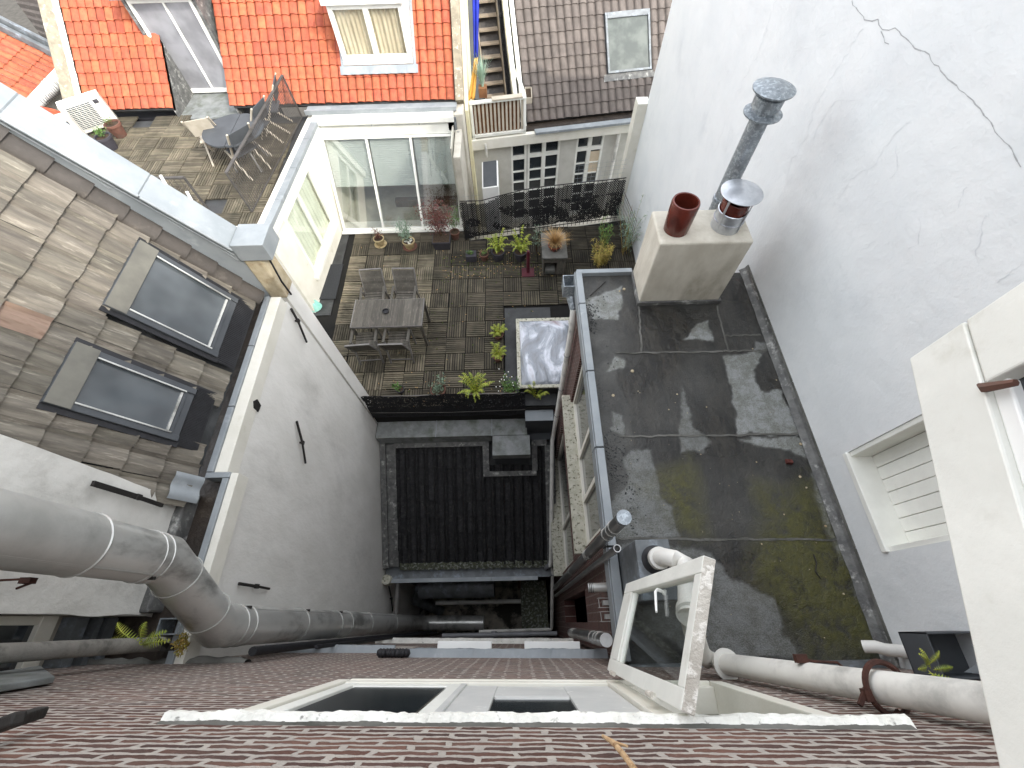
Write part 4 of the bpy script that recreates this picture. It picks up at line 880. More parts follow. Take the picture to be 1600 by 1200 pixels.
# ================================================================ low black-tiled lean-to and the yard
lt = thing('lean_to', 'low lean-to with a black mossy tiled roof framed by lead, deep between the walls', 'lean-to', (-1, 2.2, -13.4))
a_ = V((-2.5, 1.06, -9.53)); sv = V((0, 3.27 - 1.06, -8.3 + 9.53)); sl_ = sv.length
m = MB(); tiles(m, a_, (1, 0, 0), sv, 3.1, sl_, .19, .33, .06, lambda t: math.sin(math.pi * t / .5) if t < .5 else -.12 * math.sin(math.pi * (t - .5) / .5), .025, [(1.93, 2.83, sl_ - .62, 9)], 8, .006)
obj('roof_tiles', m, 'black_tile', lt, smooth='auto')
svn = sv.normalized(); sn = V((1, 0, 0)).cross(svn)
def LP(u, v, d=0): return a_ + V((1, 0, 0)) * u + svn * v + sn * d
m = MB(); pbox(m, LP, -.3, 3.26, -.02, sl_ + .1, -.1, -.02); obj('roof_deck', m, 'dark_bitumen', lt)
m = MB(); pbox(m, LP, -.28, -.17, 0, sl_, -.0, .12); pbox(m, LP, -.17, .02, 0, sl_, .03, .05)
pbox(m, LP, -.0, 1.93, sl_ - .10, sl_ + .02, .10, .112); pbox(m, LP, 1.80, 1.925, sl_ - .72, sl_ - .1, .096, .108); pbox(m, LP, 1.925, 2.88, sl_ - .72, sl_ - .62, .097, .109); pbox(m, LP, 2.79, 2.9, sl_ - .62, sl_, .098, .11); pbox(m, LP, 2.88, 3.1, sl_ - .12, sl_, .099, .108); pbox(m, LP, 3.06, 3.26, 0, sl_ - .12, .03, .05)
obj('lead_flashing', m, 'lead', lt)
m = MB(); m.grid(lambda u, v: LP(.05 + 3.0 * u, -.06 + .14 * v + .02 * NZ.noise(V((u * 40, 0, 0))), .085 + .02 * math.sin(u * 3.1 * 33) + .012 * NZ.noise(V((u * 90, v * 9, 3)))), 160, 3); obj('mossy_tile_edge', m, 'moss_edge', lt)
m = MB(); m.box((-2.78, .82, -9.72), (.70, 1.05, -9.66)); m.box((-2.78, .80, -9.72), (.6, .818, -9.58)); obj('gutter', m, 'old_zinc', lt)
m = MB(); m.box((-2.78, .74, -9.60), (-.6, .815, -9.575)); m.box((-.59, .74, -9.60), (.35, .815, -9.575)); obj('gutter_rim', m, 'zinc', lt)
m = MB(); m.box((-2.78, .9, -13.4), (.79, 3.2, -9.8)); obj('wall', m, 'concrete', lt)
m = MB(); m.box((-2.78, 3.21, -8.2), (.20, 3.56, -7.9)); m.box((-.48, 2.80, -8.1), (.25, 3.205, -7.899)); obj('ledge', m, 'slate_ledge', lt, bevel=.008)
m = MB(); m.box((-.45, 2.82, -8.5), (.22, 3.2, -8.102)); m.box((-2.78, 3.22, -9), (.78, 3.54, -8.202)); obj('ledge_face', m, 'flat_grey', lt)
m = MB()
for a in (-1.6, -.5): m.box((a, 3.2, -7.898), (a + .012, 3.56, -7.893))
obj('ledge_seam', m, 'zinc', lt)
m = MB(); m.box((.17, 3.36, -8.3), (.70, 3.56, -7.55)); tag(obj('planter_box', m, 'flat_grey', bevel=.006), 'dark grey zinc topped box at the front corner of the deck under the rain pipe', 'box')
m = MB(); m.box((.165, 3.34, -7.548), (.705, 3.57, -7.53)); o = obj('box_lid', m, 'zinc', None); o.parent = bpy.data.objects['planter_box']
# yard
m = MB(); m.box((-8, -.4, -13.6), (3, 1.2, -13.4)); struct('yard_floor', m, 'court_floor')
m = MB(); m.box((-60, -40, -13.75), (60, 80, -13.65)); struct('ground', m, 'earth')
q = [py(746, 905, .9), py(815, 905, .9), py(815, 921, .9), py(746, 921, .9)]
m = MB(); z0, z1 = q[3][2], -9.9
x0_, x1_ = q[0][0], q[1][0]
m.box((x0_, .84, z0), (x0_ + .1, .9, z1)); m.box((x1_ - .1, .84, z0), (x1_, .9, z1)); m.box((x0_ + .1, .845, z0), (x1_ - .1, .9, z0 + .1)); yw = obj('window', m, 'brown_wood', lt)
m = MB(); m.box((x0_ + .1, .87, z0 + .1), (x1_ - .1, .89, z1)); obj('pane', m, 'dark_glass', yw)
m = MB(); m.box((x0_ - .3, .62, z0 - .1), (x1_ + .15, .9, z0 - .02)); obj('window_sill', m, 'zinc', lt)
m = MB(); m.tube([(-2.3, .72, -10.9), (-.6, .72, -10.9)], .22, 20); m.tube([(-2.3, .72, -10.9), (-2.5, .5, -11.5), (-2.1, .3, -12.6)], .12, 12); tag(obj('dark_duct', m, 'old_zinc', smooth=True), 'dark round duct lying along the lean-to wall above the yard', 'duct')
m = MB(); m.box((.05, -.25, -11.3), (.60, .85, -11.15)); m.box((.0, -.25, -13.4), (.05, .85, -11.1)); tag(obj('yard_slab', m, 'moss_edge'), 'narrow mossy concrete slab in the yard beside the rain pipe', 'slab')
m = MB(); m.tube([(-2.1, .45, -11.9), (.0, .45, -11.9)], .05, 10); tag(obj('yard_pipe', m, 'pvc', smooth='auto'), 'grey pipe crossing above the dark yard floor', 'pipe')
m = MB(); m.beam((-2.4, .6, -13), (-2.5, -.1, -11.4), .07, .07); tag(obj('yard_post', m, 'aluminium'), 'slanting grey post standing in the left end of the dark yard', 'post')
m = MB(); m.tube([(-2.55, .78, -9.8), (-2.55, .12, -9.9)], .045, 10); tag(obj('gutter_outlet', m, 'aluminium', smooth='auto'), 'short pipe stub leaving the left end of the lean-to gutter', 'pipe')
m = MB(); c_ = V((-2.72, .80, -9.56)); m.lathe(c_, [(0, .03), (.085, .03), (.1, .01), (.1, -.2), (0, -.2)], 20); tag(obj('round_vent', m, 'lichen_sill', smooth='auto'), 'small round pale cap at the left end of the lean-to gutter', 'vent')
m = MB(); m.tube([(-1.5, -.2, -9.4), (.66, -.2, -9.4)], .04, 10); m.tube([(-.55, -.2, -9.4), (-.55, -.22, -10.6)], .06, 10); tag(obj('grey_drain', m, 'grey_pvc', smooth='auto'), 'grey drain pipe along the foot of the brick wall above the yard', 'pipe')
# ================================================================ lower roof deck
ZD = -7.4
def deck(mb, x0, x1, y0, y1, z, s, px0, py0, shade, keep=None, n=8, missing=()):
    i0 = int(math.floor((x0 - px0) / s)); i1 = int(math.ceil((x1 - px0) / s)); j0 = int(math.floor((y0 - py0) / s)); j1 = int(math.ceil((y1 - py0) / s))
    for i in range(i0, i1):
        for j in range(j0, j1):
            cx, cy = px0 + (i + .5) * s, py0 + (j + .5) * s
            if keep and not keep(cx, cy): continue
            if (i, j) in missing: continue
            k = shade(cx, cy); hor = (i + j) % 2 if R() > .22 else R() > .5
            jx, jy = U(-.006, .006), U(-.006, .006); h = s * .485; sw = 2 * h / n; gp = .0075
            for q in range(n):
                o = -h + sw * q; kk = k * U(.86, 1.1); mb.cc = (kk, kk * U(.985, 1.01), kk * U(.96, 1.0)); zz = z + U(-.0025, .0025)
                if hor: mb.box((cx - h + jx, cy + o + gp + jy, z - .025), (cx + h + jx, cy + o + sw - gp + jy, zz))
                else: mb.box((cx + o + gp + jx, cy - h + jy, z - .025), (cx + o + sw - gp + jx, cy + h + jy, zz))
    mb.cc = (1, 1, 1)
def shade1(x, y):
    pale_zone = x < -1.9 and 4.2 < y < 7.8  # tiles left of centre are a paler tan
    k = U(.95, 1.35) if pale_zone and R() < .85 else U(.5, .72)
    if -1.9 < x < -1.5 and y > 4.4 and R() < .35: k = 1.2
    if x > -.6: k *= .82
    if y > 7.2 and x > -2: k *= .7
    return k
m = MB(); m.prism([(-4.45, 3.565, -7.95), (2.8, 3.565, -7.95), (2.8, 8.64, -7.95), (-1.15, 8.06, -7.95), (-1.15, 8.5, -7.95), (-4.45, 8.5, -7.95)], (0, 0, .5)); struct('deck_roof', m, 'deck_base')
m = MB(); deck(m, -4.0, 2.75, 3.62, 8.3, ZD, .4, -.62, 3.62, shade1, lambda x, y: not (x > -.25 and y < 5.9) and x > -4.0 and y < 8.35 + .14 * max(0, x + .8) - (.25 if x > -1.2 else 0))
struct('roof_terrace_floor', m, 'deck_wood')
m = MB(); m.box((-4.4, 5.9, -7.43), (-3.98, 8.38, -7.415)); m.box((-.2, 3.6, -7.43), (.78, 5.95, -7.405)); m.box((-.9, 3.57, -7.42), (-.2, 3.75, -7.39)); struct('bitumen_strip', m, 'dark_bitumen')
m = MB()
for i in range(420):
    x, y = (U(-1.7, 1.0), U(6.9, 7.6)) if i < 260 else (U(-2.2, 1.2), U(3.7, 7.6)); s_ = U(.006, .02)
    m.lathe((x, y, ZD + .001), [(s_, 0), (s_ * .7, s_ * .5), (0, s_ * .6)], 5)
o = obj('deck_moss', m, 'moss'); o['kind'] = 'stuff'

m = MB()
for i in range(260):
    x, y = (U(-1.6, 1.2), U(6.8, 7.7)) if i < 150 else (U(-2.6, .2), U(3.62, 4.3)) if i < 210 else (U(-3.8, 2.4), U(3.7, 7.9)); a = U(0, 6.28); leafq(m, V((x, y, ZD + .006)), (math.cos(a), math.sin(a), .1), (0, 0, 1), U(.02, .045), .018, 0)
o = obj('leaf_litter', m, 'dry_grass'); o['kind'] = 'stuff'
# dome skylight
ds = thing('roof_dome', 'large square skylight with a clear crinkled plastic dome and yellowed rim on the deck', 'skylight', (.5, 4.6, ZD))
c0, c1, c2_, c3 = pz(806, 499, -7.12), pz(894, 499, -7.12), pz(894, 605, -7.12), pz(808, 605, -7.12)
x0, x1, y0, y1 = c0[0] + .02, c0[0] + 1.12, c3[1], c0[1]
m = MB(); m.box((x0, y0, ZD), (x1, y1, -7.16)); obj('kerb', m, 'dark_bitumen', ds)
m = MB()
for a, b_ in (((x0 - .02, y0 - .02), (x0 + .05, y1 + .02)), ((x1 - .05, y0 - .02), (x1 + .02, y1 + .02)), ((x0 + .05, y0 - .02), (x1 - .05, y0 + .05)), ((x0 + .05, y1 - .05), (x1 - .05, y1 + .02))): m.box((*a, -7.158), (*b_, -7.12))
obj('rim', m, 'lichen_sill', ds, bevel=.008)
m = MB()
def domef(u, v):
    k = min(1, min(u, 1 - u) * 7) * min(1, min(v, 1 - v) * 7)
    return V((x0 + .05 + (x1 - x0 - .1) * u, y0 + .05 + (y1 - y0 - .1) * v, -7.13 + .10 * k ** .5 * (1 - .3 * ((u - .5) ** 2 + (v - .5) ** 2)) + .006 * NZ.noise(V((u * 5, v * 9, 0)))))
m.grid(domef, 40, 50); obj('dome', m, 'film', ds, smooth=True)

# table and chairs on the deck
tb = thing('dining_table', 'weathered grey slatted garden table with a metal edge, standing on the wooden deck', 'table', (-2.46, 5.34, ZD))
TX0, TX1, TY0, TY1, TZ = -3.15, -1.77, 5.0, 5.68, -6.68
m = MB(); n_ = 26
for i in range(n_): a = TX0 + .02 + (TX1 - TX0 - .04) * i / n_; m.box((a, TY0 + .01, TZ - .022), (a + (TX1 - TX0 - .04) / n_ - .004, TY1 - .01, TZ + U(0, .002)))
obj('tabletop', m, 'grey_wood', tb)
m = MB(); m.box((TX0 - .002, TY0, TZ - .05), (TX0 + .018, TY1, TZ + .004)); m.box((TX1 - .018, TY0, TZ - .05), (TX1 + .002, TY1, TZ + .004)); m.box((TX0 + .02, TY0, TZ - .05), (TX1 - .02, TY0 + .012, TZ - .002)); m.box((TX0 + .02, TY1 - .012, TZ - .05), (TX1 - .02, TY1, TZ - .002)); obj('frame', m, 'aluminium', tb, bevel=.003)
for a in (TX0 + .03, TX1 - .03):
    for b_ in (TY0 + .03, TY1 - .03):
        m = MB(); m.beam((a, b_, ZD), (a, b_, TZ - .04), .05, .05); obj('leg', m, 'grey_wood', tb, bevel=.004)
m = MB(); m.lathe(pz(603, 487, TZ + .006) , [(0, 0), (.055, 0), (.062, .03), (.054, .03), (.048, .008), (0, .008)], 24); tag(obj('ashtray', m, 'black_plastic', smooth='auto'), 'round black ashtray on the middle of the slatted garden table', 'ashtray')
def chair(loc, rz, lab, fm='grey_wood', recl=.25):
    t = thing('garden_chair', lab, 'chair', loc, 'slatted garden chairs round the deck table')
    L = V(loc); c, s = math.cos(rz), math.sin(rz)
    def T(x, y, z): return L + V((x, y, z))
    for x in (-.23, .23):
        m = MB(); m.beam(T(x, .22, 0), T(x, .20, .56), .032, .028); obj('leg', m, 'aluminium', t, bevel=.004)
        m = MB(); m.beam(T(x, -.24, 0), T(x, -.10, .56), .032, .028); obj('leg', m, 'aluminium', t, bevel=.004)
        m = MB(); m.beam(T(x, .24, .60), T(x, -.16, .63), .05, .022); obj('armrest', m, 'grey_wood', t, bevel=.006)
    m = MB()
    for k in range(7): y = -.18 + k * .06; m.box(T(-.21, y, .40 + .008 * abs(k - 3)), T(.21, y + .05, .418 + .008 * abs(k - 3)))
    obj('seat', m, fm, t)
    m = MB()
    for k in range(9):
        a = k / 9; y = -.2 - .18 * a; z = .45 + .43 * a; m.beam(T(-.21, y, z), T(.21, y, z), .016, .062, (0, -.45, .9))
    obj('backrest', m, fm, t)
    m = MB()
    for x in (-.222, .222): m.beam(T(x, -.19, .40), T(x, -.39, .88), .02, .03)
    m.beam(T(-.22, -.39, .89), T(.22, -.39, .89), .03, .02)
    obj('back_frame', m, 'aluminium', t); m = MB(); m.beam(T(-.22, -.215, .1), T(.22, -.215, .1), .02, .02); obj('stretcher', m, 'aluminium', t)
    t.rotation_euler = (0, 0, rz); return t
cA = chair((-2.90, 4.86, ZD), .06, 'left one of the two grey slatted garden chairs on the near side of the table')
dup(cA, (-2.27, 4.86, ZD), 0, 'right one of the two grey slatted garden chairs on the near side of the table')
dup(cA, (-2.88, 5.93, ZD), math.pi + .05, 'left one of the two slatted garden chairs tucked behind the far side of the table')
dup(cA, (-2.24, 5.93, ZD), math.pi - .03, 'right one of the two slatted garden chairs tucked behind the far side of the table')
m = MB(); m.box((-4.30, 6.32, -7.39), (-3.93, 7.35, -7.375)); o = obj('doormat', m, 'rubber_mat'); tag(o, 'dark rubber doormat on the deck under the side window', 'doormat')
m = MB(); q = pz(488, 476, -7.3)
for k in range(6): m.tube([q + V((math.cos(t * .42) * (.16 - .012 * k), math.sin(t * .42) * (.13 - .01 * k), -.08 + .03 * k)) for t in range(15)], .018, 6, close=True)
tag(obj('hose_coil', m, 'teal_plastic', smooth=True), 'coil of pale teal plastic hose in the corner by the side window', 'hose')

# pots
def potted(name, lab, cat, c_, r, h, pm, plant, pmats, grp=None, pn='plant'):
    t = thing(name, lab, cat, c_, grp); obj('pot', pot_mb(c_, r, h), pm, t, smooth='auto')
    m = MB(); m.lathe(V(c_) + V((0, 0, h * .86)), [(0, .002), (r * .87, .002)], 16); obj('soil', m, 'soil', t)
    m = MB(); plant(m, V(c_) + V((0, 0, h * .86))); obj(pn, m, pmats, t); return t
q = pz(595, 382, ZD); potted('potted_shrub', 'small red leaved shrub in a pale pot, leftmost by the big window', 'potted plant', q, .12, .20, 'cream_pot', lambda m, p: (bush(m, p, .28, .16, 120, .045), bush(m, p, .08, .1, 60, .03)), ['red_leaf', 'stem_brown'])
m = MB(); m.lathe(q + V((0, 0, -.004)), [(0, .0), (.13, .0), (.15, .02), (.13, .015), (0, .012)], 20); tag(obj('pot_saucer', m, 'cream_pot', smooth='auto'), 'pale round saucer under the leftmost pot by the big window', 'saucer')
q = pz(641, 386, ZD); potted('potted_tree', 'airy little grey green tree in a tan pot topped with pebbles, between two red shrubs', 'potted plant', q, .14, .20, 'cream_pot', lambda m, p: bush(m, p, .62, .32, 620, .045, 10), ['grey_green', 'stem_brown'])
m = MB(); m.lathe(q + V((0, 0, -.004)), [(0, .0), (.14, .0), (.17, .025), (.15, .018), (0, .012)], 20); tag(obj('pot_saucer', m, 'terracotta', smooth='auto'), 'brown saucer under the pebble topped pot by the big window', 'saucer')
m = MB(); q += V((0, 0, .17))
for i in range(14): a, rr = U(0, 6.28), U(0, .1); m.lathe(q + V((math.cos(a) * rr, math.sin(a) * rr, 0)), [(.022, 0), (.018, .014), (0, .02)], 7)
o = obj('pebbles', m, 'white_paint', smooth='auto'); o['kind'] = 'stuff'
t = thing('planter_shrub', 'large dark red leaved shrub in a square grey trough by the big window', 'potted plant', pz(692, 390, ZD))
q = pz(692, 384, ZD); m = MB(); m.hexa([q + V(k) for k in ((-.18, -.14, 0), (.18, -.14, 0), (.18, .14, 0), (-.18, .14, 0), (-.21, -.17, .24), (.21, -.17, .24), (.21, .17, .24), (-.21, .17, .24))]); obj('trough', m, 'dark_pot', t, bevel=.01)
m = MB(); m.box(q + V((-.19, -.15, .235)), q + V((.19, .15, .243))); obj('soil', m, 'soil', t)
m = MB(); bush(m, q + V((0, .05, .24)), .8, .46, 1100, .06, 16); obj('plant', m, ['red_leaf', 'stem_brown'], t)
q = pz(712, 372, ZD); potted('potted_shrub', 'leggy green shrub in the corner behind the red one, against the window frame', 'potted plant', q, .11, .2, 'terracotta', lambda m, p: bush(m, p, .75, .22, 180, .05, 6), ['leaf_green', 'stem_brown'])
q = pz(737, 405, ZD); t = thing('herb_box', 'small square pot of low green herbs, leftmost below the net fence', 'potted plant', q)
m = MB(); m.box(q + V((-.12, -.1, 0)), q + V((.12, .1, .18))); obj('pot', m, 'dark_pot', t, bevel=.01); m = MB(); bush(m, q + V((0, 0, .17)), .07, .11, 220, .025, 10, .8); obj('plant', m, ['leaf_green', 'stem_brown'], t)
q = pz(757, 405, ZD); potted('potted_herb', 'small terracotta pot with sparse green growth between the herb box and the first fern', 'potted plant', q, .10, .17, 'terracotta', lambda m, p: bush(m, p, .08, .08, 90, .03), ['leaf_green', 'stem_brown'])
for (a, b_, lab, pm, L_) in ((779, 404, 'bright green fern in a dark pot below the net fence, left of its twin', 'dark_pot', .36), (813, 404, 'bright green fern in a dark pot beside the maroon parasol foot', 'dark_pot', .33)):
    q = pz(a, b_, ZD); potted('potted_fern', lab, 'fern', q, .15, .24, pm, lambda m, p: fern(m, p, 24, L_, 1.25, .045), 'fern_green')
# parasol foot
t = thing('parasol_foot', 'maroon metal parasol post on a square maroon base plate, next to the wooden cupboard', 'parasol foot', pz(825, 428, ZD))
q = pz(825, 427, ZD); m = MB(); m.box(q + V((-.14, -.12, 0)), q + V((.14, .14, .03))); obj('base_plate', m, 'maroon', t, bevel=.006)
m = MB(); m.tube([q + V((0, .02, .03)), q + V((0, .02, .62))], .038, 16); m.tube([q + V((0, .02, .62)), q + V((0, .02, .66))], .028, 12); obj('post', m, 'maroon', t, smooth='auto')
# cupboard with dry grass
q = pz(864, 427, ZD); K0, K1 = q + V((-.24, -.08, 0)), q + V((.24, .62, .62))
t = thing('garden_cupboard', 'weathered grey wooden cupboard on the deck with an open lower shelf and stone slab top', 'cupboard', (q[0], q[1] + .25, ZD))
m = MB(); x0, x1, y0, y1 = K0[0], K1[0], K0[1], K1[1]
for k in range(6): yy = y0 + (y1 - y0) * k / 6; m.box((x0, yy, ZD + .04), (x0 + .025, yy + (y1 - y0) / 6 - .004, ZD + .56)); m.box((x1 - .025, yy, ZD + .04), (x1, yy + (y1 - y0) / 6 - .004, ZD + .56))
m.box((x0 + .03, y1 - .03, ZD + .04), (x1 - .03, y1, ZD + .56)); m.box((x0 + .026, y0, ZD + .40), (x1 - .026, y0 + .02, ZD + .56)); m.box((x0 + .3, y0, ZD + .04), (x1 - .026, y0 + .02, ZD + .39)); m.box((x0 + .03, y0 + .02, ZD + .04), (x1 - .03, y1 - .04, ZD + .07))
obj('body', m, 'grey_wood', t, bevel=.003)
m = MB(); m.box((x0 + .05, y0 - .01, ZD + .071), (x0 + .27, y0 + .2, ZD + .2)); tag(obj('storage_box', m, 'concrete', bevel=.01), 'grey block sitting in the open lower shelf of the wooden cupboard', 'box')
m = MB(); m.box((x0 - .03, y0 - .05, ZD + .562), (x1 + .03, y1 + .02, ZD + .60)); obj('top_slab', m, 'concrete', t, bevel=.005)
potted('potted_grass', 'round tuft of dry straw coloured grass in a pot on top of the wooden cupboard', 'potted plant', V((q[0], y0 + .22, ZD + .60)), .14, .13, 'clay_pot_brown', lambda m, p: tuft(m, p, 520, .34, .95, .004), 'dry_grass')
q = pz(845, 350, ZD); 
m = MB(); bush(m, V((q[0] - .15, y1 + .05, ZD)), .8, .15, 120, .05); tag(obj('green_shrub', m, ['grey_green', 'stem_brown']), 'thin green shrub peeking up behind the cupboard at the net fence', 'shrub')
# bamboo
for (a, b_, h, r_, n_, mm, lab) in ((937, 412, .62, .26, 900, 'bamboo_gold', 'dense golden green bamboo clump behind the far edge of the flat roof'), (944, 385, .8, .2, 300, 'leaf_green', 'green bamboo shoots right behind the golden clump'), (978, 392, 1.3, .32, 420, 'grey_green', 'thin airy bamboo against the white wall behind the chimney')):
    q = pz(a, b_, ZD); t = thing('bamboo_plant', lab, 'bamboo', q, 'bamboos by the white wall')
    m = MB()
    for k in range(n_ // 22):
        e = q + V((U(-1, 1) * r_, U(-1, 1) * r_, h * U(.5, 1.05))); b0 = q + V((U(-.5, .5) * r_, U(-.5, .5) * r_, 0)); m.cm = 1; m.tube([b0, e], [.005, .002], 4, False); m.cm = 0
        for i in range(22): p_ = b0.lerp(e, U(.15, 1)); leafq(m, p_, (U(-1, 1), U(-1, 1), U(-.2, .9)), (0, 0, 1), U(.06, .12), .012, .2)
    obj('foliage', m, [mm, 'bamboo_gold'], t)
# plants near the dome and along the front net
for (a, b_, lab) in ((779, 528, 'yellow green broad leaved fern, the farther of two pots left of the roof dome'), (779, 562, 'yellow green broad leaved fern, the nearer of two pots left of the roof dome')):
    q = pz(a, b_, ZD); potted('potted_fern', lab, 'fern', q, .10, .14, 'terracotta', lambda m, p: fern(m, p, 15, .24, 1.0, .05), 'fern_green')
q = pz(745, 620, ZD); potted('potted_fern', 'big lime green fern behind the front black net, in the middle', 'fern', q, .16, .2, 'dark_pot', lambda m, p: fern(m, p, 24, .40, 1.0, .05), 'fern_green')
q = pz(687, 616, ZD); potted('potted_shrub', 'grey green bushy plant with a taller flowering stem behind the front net', 'potted plant', q, .14, .2, 'terracotta', lambda m, p: (bush(m, p, .2, .18, 420, .03, 14, .6), bush(m, p + V((.12, .05, 0)), .5, .08, 60, .04, 3)), ['grey_green', 'stem_brown'])
q = pz(797, 617, ZD); potted('potted_shrub', 'loose dark green bush with white flowers by the near left corner of the dome', 'potted plant', q, .13, .18, 'dark_pot', lambda m, p: bush(m, p, .42, .24, 420, .04, 10), ['leaf_green', 'stem_brown'])
m = MB()
for i in range(16): p_ = q + V((U(-.26, .2), U(-.2, .25), U(.38, .62))); m.lathe(p_, [(.012, 0), (.010, .012), (0, .016)], 6)
o = obj('small_flowers', m, 'white_paint'); o['kind'] = 'stuff'
q = pz(627, 612, ZD); potted('potted_seedling', 'small seedling with a few round green leaves at the left end of the front net', 'potted plant', q, .08, .12, 'dark_pot', lambda m, p: bush(m, p, .16, .12, 30, .08, 5), ['leaf_green', 'stem_brown'])
q = pz(838, 622, ZD); m = MB(); fern(m, q + V((0, 0, .02)), 7, .3, 1.1, .045); tag(obj('small_fern', m, 'fern_green'), 'sparse fern at the foot of the roof dome above the zinc topped box', 'fern')

# front net of fine black mesh
fn = thing('front_net', 'sagging black mesh screen along the front edge of the deck above the lean-to', 'netting', (-1.3, 3.58, -7.6))
m = MB(); nx, nz_ = 190, 46; bx0, bx1 = -2.79, .17
def fpt(i, k):
    x = bx0 + (bx1 - bx0) * i / nx; t = k / nz_; top = -6.88 + .03 * math.sin(x * 4) + .02 * NZ.noise(V((x * 9, 0, 0))); bot = -7.62 + .02 * math.sin(x * 7)
    return V((x, 3.60 - .08 * (1 - t) + .025 * NZ.noise(V((x * 3, t * 2, 0))), bot + (top - bot) * t))
for k in range(nz_):
    for i in range(nx):
        dn = NZ.noise(V((i * .09, k * .13, 3)))
        if R() < (.07 + .2 * max(0, dn)): continue
        m.poly([fpt(i, k), fpt(i + 1, k), fpt(i + 1, k + 1), fpt(i, k + 1)])
obj('mesh_screen', m, 'net', fn)
m = MB()
for x in (-2.6, -1.9, -1.2, -.5, .1): m.beam((x, 3.62, -7.9), (x, 3.62, -6.92), .02, .02)
m.tube([fpt(0, 12) - V((0, .012, 0)), fpt(95, 11) - V((0, .012, 0)), fpt(nx, 10) - V((0, .012, 0))], .004, 5); m.tube([(-2.75, 3.62, -6.92), (.15, 3.62, -6.92)], .008, 6)
obj('wire_frame', m, 'aluminium', fn)

# back fence with crocheted net
F0, F1 = V((-1.12, 8.03, 0)), V((2.56, 8.57, 0)); fe = (F1 - F0).normalized(); fnn = V((fe[1], -fe[0], 0)); FL = (F1 - F0).length
def FP(u, z, d=0): return F0 + fe * u + fnn * d + V((0, 0, z))
def fpk(x, y): q = pp(x, y, F0, fnn); return ((q - F0).dot(fe), q[2])
bf = thing('net_fence', 'metal balcony fence hung with a ragged black crocheted net, behind the row of ferns', 'fence', (F0 + F1) / 2 + V((0, 0, ZD)))
tp = [fpk(*q) for q in ((722, 315), (760, 314), (800, 300), (850, 292), (905, 286), (958, 281))]; bt = [fpk(*q) for q in ((726, 376), (780, 362), (850, 352), (905, 346), (958, 338))]
def itp(P_, u):
    for (a, za_), (b_, zb_) in zip(P_, P_[1:]):
        if u <= b_: return za_ + (zb_ - za_) * (u - a) / (b_ - a)
    return P_[-1][1]
m = MB()
cell = .042
for sg in (-1, 1):
    c_ = -1.5
    while c_ < FL + 1.5:
        # strands z = zb + sg*(u-c)
        for k in range(34):
            u_a, u_b = c_ + sg * k * cell, c_ + sg * (k + 1) * cell; z_a = -7.75 + k * cell * 1.1; z_b = z_a + cell * 1.1; um = (u_a + u_b) / 2
            if 0 < um < FL and itp(bt, um) + .03 * math.sin(um * 6) < z_a < itp(tp, um) - .05 * abs(math.sin(um * 3.6)) - .015:
                w_ = .0135; m.poly([FP(u_a - w_, z_a, .02 + .01 * math.sin(um * 5)), FP(u_a + w_, z_a, .02 + .01 * math.sin(um * 5)), FP(u_b + w_, z_b, .02 + .01 * math.sin(um * 5)), FP(u_b - w_, z_b, .02 + .01 * math.sin(um * 5))])
        c_ += cell * 1.15
for i in range(110):
    for k in range(26):
        u_ = i / 110 * FL; z_ = -7.6 + k * .04
        if itp(bt, u_) + .05 < z_ < itp(tp, u_) - .1 and NZ.noise(V((u_ * 2.6, z_ * 3.2, 1))) + (.35 if u_ > 1.6 else .0) > .05 and R() < .85: m.poly([FP(u_, z_, .03), FP(u_ + .034, z_, .03), FP(u_ + .03, z_ + .04, .03), FP(u_, z_ + .036, .03)])
obj('crocheted_net', m, 'net', bf)
m = MB()
for i in range(38): u_ = .05 + (FL - .1) * i / 37; m.tube([FP(u_, ZD + .02), FP(u_, itp(tp, u_) + .0)], .006, 5, False)
for zf in (0, 1): m.tube([FP(u_ * FL / 8, (ZD + .1 if zf == 0 else itp(tp, u_ * FL / 8) + .01)) for u_ in range(9)], .011, 6)
obj('fence_bars', m, 'black_iron', bf)
m = MB()
for (ua_, ub_, za_, zb_) in ((0, .45, -6.9, -6.15), (2.5, 3.65, -6.6, -5.75)):
    k = ua_
    while k <= ub_: m.tube([FP(k, za_), FP(k, zb_)], .002, 4, False); k += .1
    k = za_
    while k <= zb_: m.tube([FP(ua_, k), FP(ub_, k)], .002, 4, False); k += .1
obj('wire_mesh', m, 'galvanised', bf)
m = MB(); a, b_ = FP(FL, 0), V((2.70, 7.55, 0))
for i in range(14): p_ = a.lerp(b_, i / 13); m.tube([p_ + V((0, 0, ZD)), p_ + V((0, 0, -6.55))], .006, 5, False)
m.tube([a + V((0, 0, -6.55)), b_ + V((0, 0, -6.55))], .012, 6); tag(obj('side_fence', m, 'aluminium'), 'short return of thin metal bars between the net fence and the white wall', 'fence')
# ================================================================ terrace house: white wing, sloping glass front, orange roof, dormers
th = thing('terrace_house', 'house with orange pantile roof, white dormers and a white glazed garden room', 'house', (-4.5, 10, -13.4))
G0 = V((-4.31, 5.97, 0)); G1 = V((-4.15, 8.42, 0)); ge = (G1 - G0).normalized(); gn = V((ge[1], -ge[0], 0)); GL = 3.72
def GP(u, z, d=0): return G0 + ge * u + gn * d + V((0, 0, z))
def gpk(x, y): q = pp(x, y, G0, gn); return ((q - G0).dot(ge), q[2])
ZT = -5.24
g4 = [gpk(*q) for q in ((481, 256), (521, 347), (490, 440), (448, 332))]
gu0, gu1, gz0, gz1 = (g4[2][0] + g4[3][0]) / 2, (g4[0][0] + g4[1][0]) / 2, (g4[1][1] + g4[2][1]) / 2, (g4[0][1] + g4[3][1]) / 2
print('wing window', gu0, gu1, gz0, gz1)
